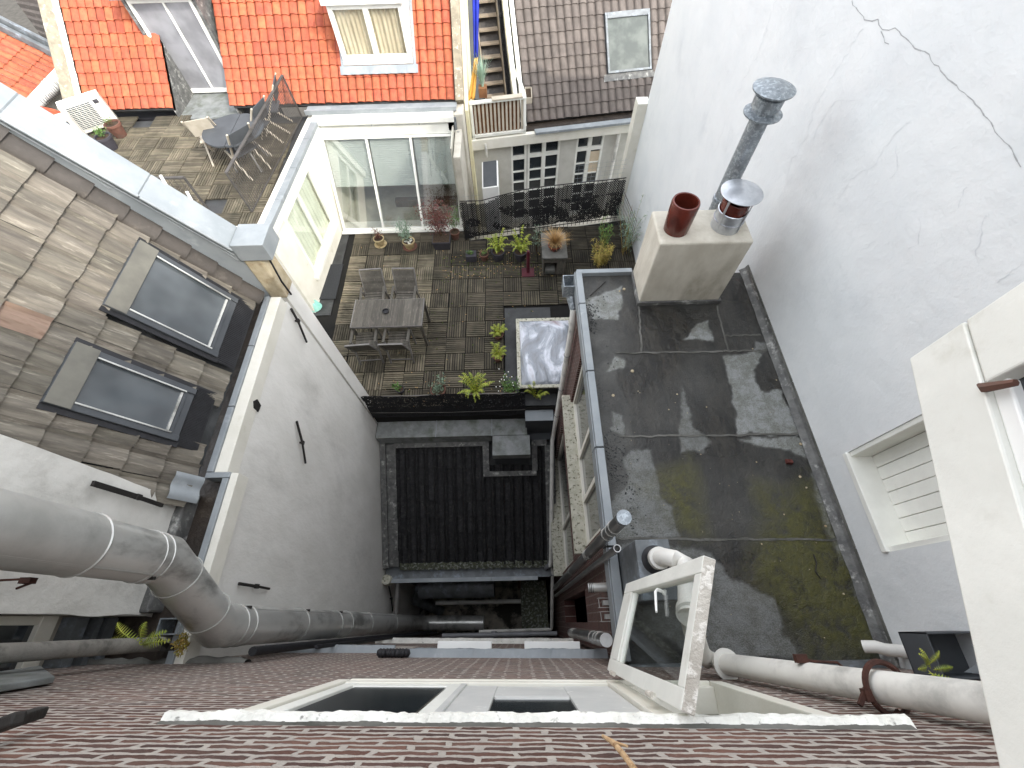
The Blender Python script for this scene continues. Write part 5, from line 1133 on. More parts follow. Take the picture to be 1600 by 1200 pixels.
m = MB(); wall_cells(m, GP, 0, GL, -13.4, ZT, [(gu0, gu1, gz0, gz1)], .2); m.box((-9.4, 5.98, -13.4), (-4.53, 6.2, ZT)); obj('wall', m, 'cream_paint', th)
window(th, GP, gu0, gu1, gz0, gz1, .01, .075, .06, ((gu0 + gu1) / 2,), (), 'white_paint', 'glass', label='white side window of two curtained lights facing the deck')
m = MB(); m.grid(lambda u, v: GP(gu0 + (gu1 - gu0) * u, gz0 + (gz1 - gz0) * v, -.13 - .015 * math.sin(u * 90) - .01 * math.sin(u * 37)), 160, 1); obj('curtain', m, 'curtain_pale', th, smooth=True)
m = MB(); pbox(m, GP, -.05, GL - .3, ZT - .22, ZT - .03, .002, .06); pbox(m, GP, gu0 - .1, gu1 + .1, gz0 - .09, gz0 - .002, .002, .07); m.box((-9.3, 5.90, ZT - .22), (-4.33, 5.975, ZT - .03)); obj('fascia_board', m, 'white_paint', th, bevel=.006)
m = MB()
for i in range(4): pbox(m, GP, -.06 + i * .92, .85 + i * .92, ZT - .05, ZT + .035, -.06, .075)
for i in range(4): m.box((-9.3 + i * 1.24, 5.88, ZT - .05), (-8.07 + i * 1.24, 5.99, ZT + .03))
obj('roof_trim', m, 'zinc', th, bevel=.005)
m = MB(); m.box((-9.4, 6.2, -13.4), (-4.55, 9.7, -5.36)); m.prism([GP(.02, -5.36, -.2), GP(GL, -5.36, -.2), V((-9, 9.7, -5.36)), V((-9, 6.2, -5.36))], (0, 0, .02)); obj('terrace_slab', m, 'dark_bitumen', th)
def shade2(x, y): return U(.6, .98)
m = MB(); deck(m, -8.95, -4.5, 6.2, 9.75, -5.3, .4, -8.9, 6.22, shade2, lambda x, y: not (y > 9.3 and x > -7.0) and x + 0 > -8.95 and x < -4.55, n=8, missing=((8, 1), (7, 0), (2, 8)))
struct('upper_terrace_floor', m, 'deck_wood')
# glazed front
yb, zb, yt, zt_ = 8.42, -7.36, 9.28, -5.56; gx0, gx1 = -4.10, -1.19
SV = V((0, yt - yb, zt_ - zb)); SLn = SV.length; SVn = SV.normalized(); SNn = V((0, -SVn[2], SVn[1]))
def CP(u, z, d=0): return V((gx0 + u, yb, zb)) + SVn * z + SNn * d
GW = gx1 - gx0; gf = MB()
for a, b_ in ((0, .05), (GW / 3 - .0225 + .01, GW / 3 + .0225 + .01), (2 * GW / 3 - .0225, 2 * GW / 3 + .0225), (GW - .06, GW)): pbox(gf, CP, a, b_, 0, SLn, -.06, .02)
pbox(gf, CP, .05, GW - .06, 0, .055, -.06, .017); pbox(gf, CP, .05, GW - .06, SLn - .05, SLn, -.06, .017); pbox(gf, CP, -.03, GW + .02, -.06, -.002, -.05, .06)
gw = obj('garden_room_window', gf, 'white_paint', th, bevel=.004, label='tall sloping three light glazed front with half lowered blinds')
m = MB(); pbox(m, CP, .03, GW - .03, .03, SLn - .03, -.03, -.022); obj('pane', m, 'serre_glass', gw)
m = MB()
for i in range(3):
    a = .05 + i * GW / 3; b_ = a + GW / 3 - .06; n_ = 44; lo = SLn * .50
    for k in range(n_):
        v0 = lo + (SLn - .06 - lo) * k / n_; v1 = lo + (SLn - .06 - lo) * (k + 1) / n_; d0, d1 = (-.088, -.094) if k % 2 else (-.094, -.088)
        m.poly([CP(a, v0, d0), CP(b_, v0, d0), CP(b_, v1, d1), CP(a, v1, d1)])
    pbox(m, CP, a, b_, lo - .02, lo, -.105, -.08)
obj('blind', m, 'blind', gw)
m = MB(); m.box((-4.1, 8.5, -7.42), (-1.2, 11.2, -7.38)); m.box((-4.1, 11.2, -7.4), (-1.2, 11.3, -5.4)); m.box((-1.22, 8.5, -7.4), (-1.19, 11.2, -5.4)); m.box((-4.12, 9.6, -7.4), (-4.1, 11.2, -5.4)); obj('garden_room_interior', m, 'room_grey', th)
m = MB(); m.box((-2.9, 9.25, -7.38), (-1.35, 9.4, -7.2)); obj('sideboard', m, 'stem_brown', th)
m = MB(); m.box((-4.14, 9.30, -5.56), (-1.17, 9.42, -5.17)); m.prism([(-4.12, 8.45, -13.4), (-1.18, 8.45, -13.4), (-1.18, 8.45, -7.37), (-4.12, 8.45, -7.37)], (0, .3, 0)); obj('front_wall', m, 'white_paint', th)
m = MB(); m.box((-4.2, 9.24, -5.30), (-1.16, 9.298, -5.18)); obj('fascia', m, 'white_paint', th, bevel=.01)
m = MB(); m.box((-4.28, 9.46, -5.16), (-1.1, 9.70, -5.13)); m.box((-4.28, 9.42, -5.17), (-1.1, 9.46, -5.08)); m.tube([(-2.9, 9.22, -5.32), (-2.9, 9.40, -5.12)], .008, 5); m.tube([(-1.9, 9.22, -5.32), (-1.9, 9.40, -5.12)], .008, 5)
obj('gutter', m, 'zinc', th, bevel=.004)
# orange roof
OP = math.radians(43.5); OO = V((-9.0, 9.72, -5.10)); OV_ = V((0, math.cos(OP), math.sin(OP))); ON = V((0, -math.sin(OP), math.cos(OP)))
def OPk(x, y, h=0): q = pp(x, y, OO + ON * h, ON); d = q - OO; return d[0], d.dot(OV_)
def RPT(u, v, d=0): return OO + V((u, 0, 0)) + OV_ * v + ON * d
W_ = 7.86
# left dormer: French doors in a cut through the roof
la, lb = pz(272, 165, -5.1)[0] + 9.0, pz(365, 165, -5.1)[0] + 9.0
yd = pz(290, 146, -5.28)[1]; dxa, dxb = pz(288, 146, -5.28)[0], pz(369, 146, -5.28)[0]
ztop = py(205, 4, yd)[2]
# right dormer
ra = OPk(512, 108); rb = OPk(645, 108); yd2 = (RPT(0, (ra[1] + rb[1]) / 2 + .03))[1]; zs2 = RPT(0, (ra[1] + rb[1]) / 2)[2] + .06
d2a, d2b = py(537, 98, yd2)[0], py(645, 96, yd2)[0]; zt2 = py(512, 6, yd2)[2]
print('dormer', la, lb, yd, dxa, dxb, ztop, 'd2', ra, rb, yd2, d2a, d2b, zs2, zt2)
vL = 5.2
h2 = (d2a + 9 - .03, d2b + 9 + .04, (yd2 - 9.72) / math.cos(OP) - .05, 3.2)
def okeep(u, v):
    # tiles left of the doors are cut along a slanting cheek
    return True
m = MB(); tiles(m, OO, (1, 0, 0), OV_, W_, vL, .171, .228, .034, lambda t: .5 + .5 * math.sin(t * 6.283 - .6) + .18 * math.sin(t * 12.566), .026,
    [(la, lb, -1, 2.6), (h2[0], h2[1], h2[2], h2[3])], 8, .003)
obj('roof_tiles', m, 'orange_tile', th, smooth='auto')
m = MB()
for a, b_, c_, d_ in ((0, la, -.02, vL), (la, lb, 2.6, vL), (lb, h2[0], -.02, vL), (h2[0], h2[1], -.02, h2[2]), (h2[0], h2[1], h2[3], vL), (h2[1], W_, -.02, vL)): pbox(m, RPT, a, b_, c_, d_, -.10, -.03)
obj('roof_deck', m, 'dark_bitumen', th)
m = MB(); m.prism([(-9.0, 9.9, -13.4), (-9.0, 9.9, -5.4), (-9.0, 14, -5.4), (-9.0, 14, -13.4)], (2.0, 0, 0)); m.box((-9, 13.2, -5.4), (-1.3, 13.3, -3)); m.box((-9, 11.5, -6), (-4.2, 11.6, -4.4)); obj('house_body', m, 'room_dark', th)
xa, xb = -9 + la, -9 + lb
for x_, o_ in ((xa, -.03), (xb, .03)): m = MB(); m.prism([(x_, 9.75, -5.35), (x_, 9.75, -5.12), (x_, 11.6, -3.38), (x_, 11.6, -5.35)], (o_, 0, 0)); obj('dormer_cheek', m, 'lead', th)
m = MB(); m.box((xa, 9.7, -5.37), (xb, 11.6, -5.31)); obj('recess_floor', m, 'slate_ledge', th)
def DP(x, z, d=0): return V((x, yd - d, z))
dm = MB(); w1 = dxb - dxa
for a, b_ in ((dxa, dxa + .07), (dxa + w1 * .5 + .07, dxa + w1 * .5 + .11), (dxb - .01, dxb + .06)): pbox(dm, DP, a, b_, -5.26, ztop, -.06, .0)
pbox(dm, DP, dxa, dxb + .06, -5.28, -5.2, -.06, -.002); pbox(dm, DP, dxa, dxb + .06, ztop - .02, ztop + .08, -.06, -.002)
dd_ = obj('dormer_doors', dm, 'white_paint', th, bevel=.004, label='tall pale glazed doors in the left dormer')
m = MB(); pbox(m, DP, dxa + .03, dxb, -5.23, ztop, -.04, -.03); obj('pane', m, 'pale_glass', dd_)
m = MB(); m.prism([(dxa - .02, yd, -5.25), (dxa - .02, yd, ztop + .05), (dxa - .02, 13, ztop + .05), (dxa - .02, 13, -5.25)], (-.06, 0, 0)); m.prism([(dxb + .08, yd, -5.25), (dxb + .08, yd, ztop + .05), (dxb + .08, 13, ztop + .05), (dxb + .08, 13, -5.25)], (.06, 0, 0)); m.box((dxa - .2, yd - .15, ztop + .09), (dxb + .26, 13, ztop + .22)); obj('dormer_frame', m, 'lead', th)
def D2(x, z, d=0): return V((x, yd2 - d, z))
m = MB(); wd = d2b - d2a
pbox(m, D2, d2a, d2b, zs2 + .02, zs2 + .10, -.08, .03)
for a, b_ in ((d2a, d2a + .09), (d2a + wd / 2 - .05, d2a + wd / 2 + .05), (d2b - .09, d2b)): pbox(m, D2, a, b_, zs2 + .10, zt2, -.08, .0)
pbox(m, D2, d2a + .09, d2b - .09, zt2 - .1, zt2, -.08, -.003); pbox(m, D2, d2a + .09, d2b - .09, zs2 + .1, zs2 + .17, -.08, -.003)
dw = obj('dormer_window', m, 'white_paint', th, bevel=.006, label='white two light dormer window with striped cream curtains')
m = MB(); pbox(m, D2, d2a + .05, d2b - .05, zs2 + .1, zt2 - .05, -.05, -.042); obj('pane', m, 'glass', dw)
m = MB(); m.grid(lambda u, v: D2(d2a + .05 + (wd - .1) * u, zs2 + .1 + (zt2 - zs2 - .1) * v, -.10 - .018 * math.sin(u * 95) - .01 * math.sin(u * 41)), 200, 1); obj('curtain', m, 'curtain_cream', dw, smooth=True)
m = MB(); m.box((d2a - .06, yd2 - .08, zt2 + .002), (d2b + .06, yd2 + 3, zt2 + .1)); m.prism([(d2a, yd2 + .09, zs2 - .3), (d2a, yd2 + .09, zt2), (d2a, yd2 + 2.6, zt2)], (.05, 0, 0)); m.prism([(d2b - .05, yd2 + .09, zs2 - .3), (d2b - .05, yd2 + .09, zt2), (d2b - .05, yd2 + 2.6, zt2)], (.05, 0, 0)); obj('dormer_frame', m, 'white_paint', th)
m = MB(); v_ = h2[2]; m.grid(lambda u, v: RPT(h2[0] - .06 + (h2[1] - h2[0] + .12) * u, v_ - .10 + .16 * v, .07 + .012 * abs(math.sin(u * 26)) * (1 - v)), 90, 3); 
for a in (h2[0] - .03, h2[1] - .03): m.grid(lambda u, v: RPT(a + .06 * u, v_ - .08 + 2 * v, .075), 2, 4)
obj('lead_apron', m, 'zinc', th)
m = MB(); m.grid(lambda u, v: RPT(-.12 + .13 * u + .015 * NZ.noise(V((v * 30, 0, 0))), vL * v, .06), 2, 60); obj('roof_edge', m, 'chalk_paint', th)
m = MB(); m.box((-9.38, 9.6, -13.4), (-9.12, 9.8, -5.0)); m.hexa([RPT(-.40, -.1, -.6), RPT(-.12, -.1, -.6), RPT(-.12, vL, -.6), RPT(-.40, vL, -.6), RPT(-.40, -.1, .08), RPT(-.12, -.1, .08), RPT(-.12, vL, .08), RPT(-.40, vL, .08)]); obj('parapet', m, 'stone', th, bevel=.02)
m = MB(); m.hexa([RPT(W_ + .02, -.05, -.6), RPT(W_ + .19, -.05, -.6), RPT(W_ + .19, vL, -.6), RPT(W_ + .02, vL, -.6), RPT(W_ + .02, -.05, .10), RPT(W_ + .19, -.05, .10), RPT(W_ + .19, vL, .10), RPT(W_ + .02, vL, .10)]); obj('parapet', m, 'stone', th, bevel=.015)
m = MB(); m.box((-1.17, 8.36, -13.4), (-1.02, 9.35, -5.5)); m.box((-1.17, 9.35, -13.4), (-.97, 9.8, -5.2)); obj('end_wall', m, 'cream_plaster', th, bevel=.02)
m = MB(); m.prism([(-.955, 9.75, -13.4), (-.955, 9.75, -5.35), (-.955, 13.6, -1.75), (-.955, 13.6, -13.4)], (.07, 0, 0)); obj('side_wall', m, 'yellow_wall', th)
m = MB(); m.box((-1.3, 9.3, -5.5), (-1.12, 9.43, -5.25)); m.tube([(-1.1, 9.25, -5.5), (-1.06, 8.3, -7.3)], .035, 8); obj('rain_head', m, 'old_zinc', th)

# things on the upper terrace
ar = thing('terrace_railing', 'grey metal railing with thin slanting bars leaning along the edge of the upper terrace', 'railing', (-4.6, 8, -5.3))
m = MB(); A0, A1, B0, B1 = V((-4.70, 6.6, -5.27)), V((-4.43, 9.55, -5.27)), V((-4.71, 6.6, -4.5)), V((-4.46, 9.55, -4.46))
for p_, q, w_ in ((A0, A1, .02), (A0, B0, .025), (A1, B1, .025)): m.beam(p_, q, w_, w_)
m.beam(B0, B1, .05, .02); obj('frame', m, 'iron_grey', ar)
m = MB()
for i in range(1, 52): t = i / 52; m.tube([A0.lerp(A1, t), B0.lerp(B1, t)], .008, 5, False)
obj('bars', m, 'iron_grey', ar)
m = MB(); p_ = V((-5.37, 6.50, -5.27)); q = V((-6.9, 6.50, -5.27)); u_ = V((0, 0, .78))
m.beam(p_, p_ + u_, .03, .03); m.beam(q, q + u_, .03, .03); m.beam(p_ + u_, q + u_, .04, .03); m.beam(p_ + V((0, 0, .05)), q + V((0, 0, .05)), .02, .02)
for i in range(1, 16): t = i / 16; m.tube([p_.lerp(q, t), p_.lerp(q, t) + u_], .005, 5, False)
tag(obj('small_railing', m, 'iron_grey'), 'short metal railing at the near edge of the upper terrace behind the zinc coping', 'railing')
c_ = pz(364, 203, -4.62)
rt = thing('round_table', 'round dark grey garden table with a split top on the upper terrace', 'table', (c_[0], c_[1], -5.3))
m = MB()
for sg in (-1, 1):
    P_ = [V((c_[0] + sg * .006, c_[1] - .5, -4.64))] + [V((c_[0] + sg * (.006 + .54 * math.sin(math.pi * k / 18)), c_[1] - .52 * math.cos(math.pi * k / 18), -4.64)) for k in range(1, 18)] + [V((c_[0] + sg * .006, c_[1] + .5, -4.64))]
    m.prism(P_, (0, 0, .03))
obj('tabletop', m, 'flat_grey', rt)
m = MB()
for a in (.8, 2.4, 3.9, 5.5): m.beam((c_[0] + .35 * math.cos(a), c_[1] + .35 * math.sin(a), -5.3), (c_[0] + .1 * math.cos(a), c_[1] + .1 * math.sin(a), -4.65), .04, .04)
obj('table_legs', m, 'aluminium', rt)
def fchair(loc, lab, seatm):
    t = thing('folding_chair', lab, 'chair', loc, 'folding chairs round the terrace table'); L = V(loc)
    m = MB(); m.box(L + V((-.21, -.2, .42)), L + V((.21, .2, .45))); obj('seat', m, seatm, t, bevel=.01)
    m = MB(); m.hexa([L + V(k) for k in ((-.2, -.25, .58), (.2, -.25, .58), (.2, -.23, .58), (-.2, -.23, .58), (-.2, -.34, .9), (.2, -.34, .9), (.2, -.32, .9), (-.2, -.32, .9))]); obj('backrest', m, seatm, t)
    for x in (-.22, .22):
        m = MB(); m.beam(L + V((x, .24, 0)), L + V((x, -.35, .92)), .03, .025); obj('leg', m, 'picnic_cream', t)
        m = MB(); m.beam(L + V((x, -.26, 0)), L + V((x, .2, .44)), .03, .025); obj('leg', m, 'picnic_cream', t)
    return t
f1 = fchair((-5.72, 8.30, -5.3), 'folding chair with a pale seat, nearest below the round terrace table', 'picnic_cream'); f1.rotation_euler = (0, 0, .3)
f2 = fchair((-5.02, 7.85, -5.3), 'cream framed folding chair with dark seat, nearest behind the terrace railing bars', 'flat_grey'); f2.rotation_euler = (0, 0, .9)
dup(f2, (-4.95, 8.55, -5.3), 1.3, 'cream framed folding chair with dark seat, second along behind the railing bars'); dup(f2, (-4.85, 9.2, -5.3), 1.7, 'cream framed folding chair with dark seat, farthest behind the railing bars')
def ac(c_, rz, lab):
    t = thing('air_conditioner', lab, 'air conditioner', c_, 'outdoor air conditioner units'); L = V(c_)
    m = MB(); m.box(L + V((-.38, -.14, .05)), L + V((.38, .14, .60))); o = obj('casing', m, 'ac_white', t, bevel=.015)
    m = MB(); m.box(L + V((-.30, -.146, .12)), L + V((.16, -.142, .54))); obj('fan_recess', m, 'flat_grey', t)
    m = MB()
    for k in range(14): m.box(L + V((-.30, -.158, .125 + k * .03)), L + V((.16, -.148, .131 + k * .03)))
    for k in range(6): m.box(L + V((-.29 + k * .088, -.162, .12)), L + V((-.284 + k * .088, -.156, .54)))
    obj('fan_grille', m, 'ac_white', t)
    m = MB(); m.box(L + V((.22, -.148, .48)), L + V((.31, -.141, .55))); obj('badge_panel', m, 'dark_pot', t)
    m = MB()
    for k in range(7):
        for q in range(2): m.box(L + V((-.388, -.09 + q * .1, .12 + k * .06)), L + V((-.379, -.01 + q * .1, .16 + k * .06)))
    obj('side_vents', m, 'flat_grey', t)
    t.rotation_euler = (0, 0, rz); return t
a1 = ac((-8.72, 9.42, -5.3), .62, 'white outdoor air conditioner, the larger one in view beside the orange roof corner')
dup(a1, (-8.95, 8.65, -5.3), .62, 'white outdoor air conditioner half hidden behind the zinc coping')
q = pz(190, 212, -5.3); potted('potted_plant', 'clay pot with a few green shoots, right by the air conditioner', 'potted plant', q, .15, .26, 'terracotta', lambda m, p: bush(m, p, .14, .12, 60, .04), ['leaf_green', 'stem_brown'])
q = pz(176, 232, -5.3); potted('potted_plant', 'dark pot with a lush bright green plant beside the zinc coping', 'potted plant', q, .15, .26, 'dark_pot', lambda m, p: bush(m, p, .16, .15, 220, .04, 8, .6), ['leaf_green', 'stem_brown'])

# ================================================================ far left: small orange roof, gutter, dark roof
fl = thing('corner_house', 'far corner house with a small orange pantile roof and thick pale gutter', 'house', (-13, 13, -13.4))
P4 = math.radians(38)
m = MB(); co = V((-12.35, 11.0, -6.0)); tiles(m, co, (0, 1, 0), (-math.cos(P4), 0, math.sin(P4)), 2.85, 3.4, .2, .36, .05, lambda t: math.sin(math.pi * t), .02, (), 8, .003)
obj('roof_tiles', m, 'orange_tile', fl)
m = MB(); m.box((-16, 10.5, -13.4), (-12.4, 14.1, -6.1)); obj('wall', m, 'cream_plaster', fl)
m = MB(); m.tube([(-12.22, 10.6, -6.05), (-12.22, 13.9, -6.05)], .16, 18); obj('gutter', m, 'white_plastic', fl, smooth='auto')
m = MB()
for z in (0, .12): ring(m, (-12.22, 12.7 + z, -6.05), (0, 1, 0), .162, .01)
obj('gutter_joint', m, 'dull_steel', fl)
m = MB(); rr = V((-12.4, 13.9, -5.9)); rv = V((-math.cos(P4), 0, math.sin(P4)))
m.beam(rr, rr + rv * 4, .12, .25); m.beam(rr + V((0, .18, .1)), rr + rv * 4 + V((0, .18, .1)), .10, .25); obj('verge_capping', m, 'old_zinc', fl, bevel=.01)
c00, c10, c11, c01 = pz(96, 100, -6.4), pz(152, 138, -6.3), pz(122, -50, -4.4), pz(-20, -60, -4.6)
m = MB(); nn = 14
for k in range(nn):
    a0, a1_ = c00.lerp(c01, k / nn), c10.lerp(c11, k / nn); b0, b1_ = c00.lerp(c01, (k + 1) / nn), c10.lerp(c11, (k + 1) / nn)
    m.hexa([a0 - V((0, 0, .2)), a1_ - V((0, 0, .2)), b1_ - V((0, 0, .2)), b0 - V((0, 0, .2)), a0 + V((0, 0, .10)), a1_ + V((0, 0, .10)), b1_, b0])
obj('side_roof', m, 'dark_slab', fl, bevel=.01)
m = MB(); tiles(m, V((-11.3, 12.0, -6.5)), V((.62, -.78, 0)), V((-.6, -.48, .64)) , 1.6, 1.0, .18, .3, .04, lambda t: math.sin(math.pi * t), .02, (), 6); tiles(m, V((-11.2, 12.3, -6.6)), (1, -.1, 0), (-.1, .7, .6), 1.6, .8, .18, .3, .04, lambda t: math.sin(math.pi * t), .02, (), 6); obj('low_roof', m, 'old_orange_tile', fl)
m = MB()
for k in range(26):
    p_ = pz(72 + k * 2.8, 165 - k * 2.0, -6.1); m.tube([p_, p_ + V((U(-.05, .05), -.02, .30))], .006, 4, False)
m.tube([pz(72, 160, -5.9), pz(142, 112, -5.9)], .01, 5); tag(obj('wire_fence', m, 'black_iron'), 'thin wire railing between the pale gutter and the air conditioners', 'railing')

# ================================================================ far house on the right: facade, balcony, grey brown roof
fh = thing('far_house', 'grey house behind the net fence with French windows and grey brown tiled roof', 'house', (1, 11, -13.4))
FO = V((-.95, 10.05, 0)); e2 = V((math.cos(.143), math.sin(.143), 0)); n2 = V((e2[1], -e2[0], 0))
def HP(u, z, d=0): return FO + e2 * u + n2 * d + V((0, 0, z))
def hpk(x, y, d=0): q = pp(x, y, FO + n2 * d, n2); return ((q - FO).dot(e2), q[2])
ZE = hpk(870, 205)[1]
def rect(P_, d=0):
    q = [hpk(*k, d) for k in P_]; us = sorted(k[0] for k in q); zs = sorted(k[1] for k in q); return ((us[0] + us[1]) / 2, (us[2] + us[3]) / 2, (zs[0] + zs[1]) / 2, (zs[2] + zs[3]) / 2)
w1 = rect(((802, 226), (820, 224), (802, 300), (820, 300))); w2 = rect(((828, 222), (872, 217), (826, 300), (868, 297))); w3 = rect(((903, 212), (942, 209), (898, 290), (930, 286)))
print('far', ZE, w1, w2, w3)
zf = w1[2] - 1.0
holes = [(w1[0] - .05, w1[1] + .04, zf, w1[3]), (w2[0] - .04, w2[1] + .05, zf, w2[3]), (w3[0] - .05, w3[1] + .05, zf, w3[3])]
m = MB(); wall_cells(m, HP, 0, 5.0, -13.4, ZE - .02, holes, .2); obj('wall', m, 'grey_facade', fh)
for i, (h_, mu, lb_) in enumerate(zip(holes, ((), (.5,), (.5,)), ('narrow side light left of the French doors', 'pair of French doors with dark panes', 'French window with a pale blind in its right leaf'))):
    u0, u1, z0, z1 = h_; m = MB(); f_ = .048
    cols = [(u0, u1)] if not mu else [(u0, (u0 + u1) / 2), ((u0 + u1) / 2, u1)]
    tz = z1 - .32
    for a, b_ in cols:
        pbox(m, HP, a, a + f_, z0, z1, -.1, .0); pbox(m, HP, b_ - f_, b_, z0, z1, -.1, .0)
        for zz, hh in ((z1 - .05, .05), (tz - .09, .09), (z0, .1)): pbox(m, HP, a + f_, b_ - f_, zz, zz + hh, -.1, -.004)
        n_ = 6
        for k in range(1, n_): zz = z0 + .1 + (tz - .24 - z0) * k / n_; pbox(m, HP, a + f_, b_ - f_, zz - .011, zz + .011, -.09, -.012)
    o = obj('french_window', m, 'white_paint', fh, bevel=.003, label=lb_); m = MB(); pbox(m, HP, u0 + .02, u1 - .02, z0, z1 - .02, -.07, -.06); obj('pane', m, 'dark_glass', o)
    if i == 2: m = MB(); pbox(m, HP, (u0 + u1) / 2 + f_, u1 - f_, tz - .75, tz - .16, -.058, -.05); obj('blind', m, 'curtain_cream', o)
m = MB(); pbox(m, HP, -.0, 5, ZE - .15, ZE + .10, .0, .16); obj('fascia_board', m, 'cream_paint', fh, bevel=.01)
m = MB(); pbox(m, HP, 1.55, 5, ZE + .10, ZE + .15, .06, .22); obj('gutter_edge', m, 'zinc', fh); m = MB(); pbox(m, HP, 0, 5, ZE + .08, ZE + .11, -.35, .05); obj('gutter_bed', m, 'gutter_muck', fh)
m = MB(); pbox(m, HP, -.05, 5, -13.4, zf, .0, 1.6); obj('low_terrace', m, 'cream_plaster', fh)
p_ = hpk(965, 212); m = MB(); m.tube([HP(p_[0], ZE - .1, .08), HP(p_[0] - .05, -9, .08)], .045, 10); obj('rain_pipe', m, 'pvc', fh, smooth=True); m = MB(); m.tube([HP(.35, ZE + .02, .2), HP(.35, ZE - .15, .26), HP(.36, ZE - .3, .2)], .03, 8); obj('rain_pipe', m, 'pvc', fh, smooth=True)
# roof
HPt = math.radians(45); rO = HP(1.42, ZE + .16, -.22); rV = (-n2 * math.cos(HPt) + V((0, 0, math.sin(HPt)))); rN = e2.cross(rV).normalized()
def rpk(x, y): q = pp(x, y, rO, rN); d = q - rO; return d.dot(e2), d.dot(rV)
def RQ(u, v, d=0): return rO + e2 * u + rV * v + rN * d
rw_ = [rpk(*k) for k in ((948, 25), (1020, 12), (1010, 110), (945, 118))]; ru0, ru1 = (rw_[0][0] + rw_[3][0]) / 2, (rw_[1][0] + rw_[2][0]) / 2; rv0, rv1 = (rw_[2][1] + rw_[3][1]) / 2, (rw_[0][1] + rw_[1][1]) / 2
print('far roof window', ru0, ru1, rv0, rv1)
m = MB(); tiles(m, rO, e2, rV, 4.4, 4.6, .185, .25, .034, lambda t: .5 + .5 * math.sin(t * 6.283 - .6) + .18 * math.sin(t * 12.566), .026, [(ru0 - .02, ru1 + .02, rv0 - .12, rv1 + .05)], 8, .003); obj('roof_tiles', m, 'far_tile', fh, smooth='auto')
m = MB(); pbox(m, RQ, 0, 4.4, 0, 4.6, -.1, -.03); obj('roof_deck', m, 'dark_bitumen', fh)
m = MB(); f_ = .05
pbox(m, RQ, ru0, ru0 + f_, rv0, rv1, -.02, .08); pbox(m, RQ, ru1 - f_, ru1, rv0, rv1, -.02, .08); pbox(m, RQ, ru0 + f_, ru1 - f_, rv0, rv0 + f_, -.02, .078); pbox(m, RQ, ru0 + f_, ru1 - f_, rv1 - .12, rv1, -.02, .085)
o = obj('roof_window', m, 'old_zinc', fh, bevel=.006, label='large grey roof window'); m = MB(); pbox(m, RQ, ru0 + f_, ru1 - f_, rv0 + f_, rv1 - .12, .04, .05); obj('pane', m, 'roof_glass', o)
m = MB(); pbox(m, RQ, ru0 - .1, ru1 + .12, rv0 - .15, rv0 - .005, .03, .045); obj('lead_apron', m, 'lead', fh)
m = MB(); m.beam(RQ(-.08, -.1, .06), RQ(-.08, 4.6, .06), .09, .12, rN); m.beam(RQ(-.22, -.0, .02), RQ(-.22, 4.6, .02), .1, .2, rN); obj('verge_board', m, 'white_paint', fh, bevel=.006)
# balcony
bp0 = pp(733, 160, HP(0, 0, .1), n2); bp1 = pp(822, 150, HP(0, 0, .1), n2); bb0 = pp(740, 208, HP(0, 0, .1), n2)
ub0, ub1 = (bp0 - FO).dot(e2), (bp1 - FO).dot(e2); zr, zr0 = bp1[2], ZE + .14
print('balcony', ub0, ub1, zr, zr0)
m = MB(); pbox(m, HP, ub0, ub1, zr - .04, zr, .05, .15); pbox(m, HP, ub0, ub1, zr0, zr0 + .06, .07, .13)
for a in (ub0, ub1 - .06): pbox(m, HP, a, a + .06, zr0 - .06, zr - .042, .07, .13)
bl = obj('balcony', m, 'white_paint', fh, label='small balcony with white slatted railing', bevel=.004)
m = MB(); n_ = 13
for k in range(n_): a = ub0 + .09 + (ub1 - ub0 - .2) * k / (n_ - 1); pbox(m, HP, a, a + .045, zr0 + .062, zr - .042, .08, .10)
obj('balusters', m, 'picnic_cream', bl)
m = MB()
for k in range(14): a = ub0 + .06 + (ub1 - ub0 - .2) * k / 14; pbox(m, HP, a, a + .085, zr0 + .0, zr - .06, .045, .06)
obj('wooden_screen', m, 'brown_wood', bl)
m = MB()
for k in range(9): pbox(m, HP, ub0, ub1 + .05, zr0 - .02, zr0 + .02, -.12 - k * .15, .01 - k * .15)
obj('balcony_floor', m, 'grey_wood', bl)
m = MB(); m.beam(HP(ub1 - .03, zr - .02, .05), HP(ub1 - .03, zr - .02, -1.1), .08, .04); obj('side_rail', m, 'white_paint', bl)
m = MB(); pbox(m, HP, ub0 + .5, ub1 - .08, zr + .002, zr + .035, .03, .17); tag(obj('plank', m, 'picnic_cream', bevel=.004), 'pale weathered plank lying on the white balcony rail', 'plank')
st = thing('roof_stair', 'steep wooden stair with open treads climbing from the small balcony', 'stair', HP(.75, zr0, -1.1))
s0, s1 = hpk(757, 118, -1.2), hpk(790, 118, -1.2); su0, su1 = s0[0], s1[0]; sd = V((0, 0, 0))
def ST(u, t, dz=0): return HP(u, zr0 + .05 + t * .95 + dz, -1.2 - t * .75)
m = MB()
for k in range(18): t = k * .22 ; a = ST(su0 + .03, t + .1); b_ = ST(su1 - .03, t + .1); m.beam(a, b_, .14, .03)
obj('treads', m, 'stair_wood', st)
m = MB(); m.beam(ST(su0, 0), ST(su0, 4), .03, .14, n2); m.beam(ST(su1, 0), ST(su1, 4), .03, .14, n2); obj('stringers', m, 'stair_wood', st)
m = MB(); m.hexa([ST(su0 - .02, 0, -.3), ST(su1 + .02, 0, -.3), ST(su1 + .02, 4, -.3), ST(su0 - .02, 4, -.3), ST(su0 - .02, 0, -.2), ST(su1 + .02, 0, -.2), ST(su1 + .02, 4, -.2), ST(su0 - .02, 4, -.2)]); obj('dark_backing', m, 'gutter_muck', fh)
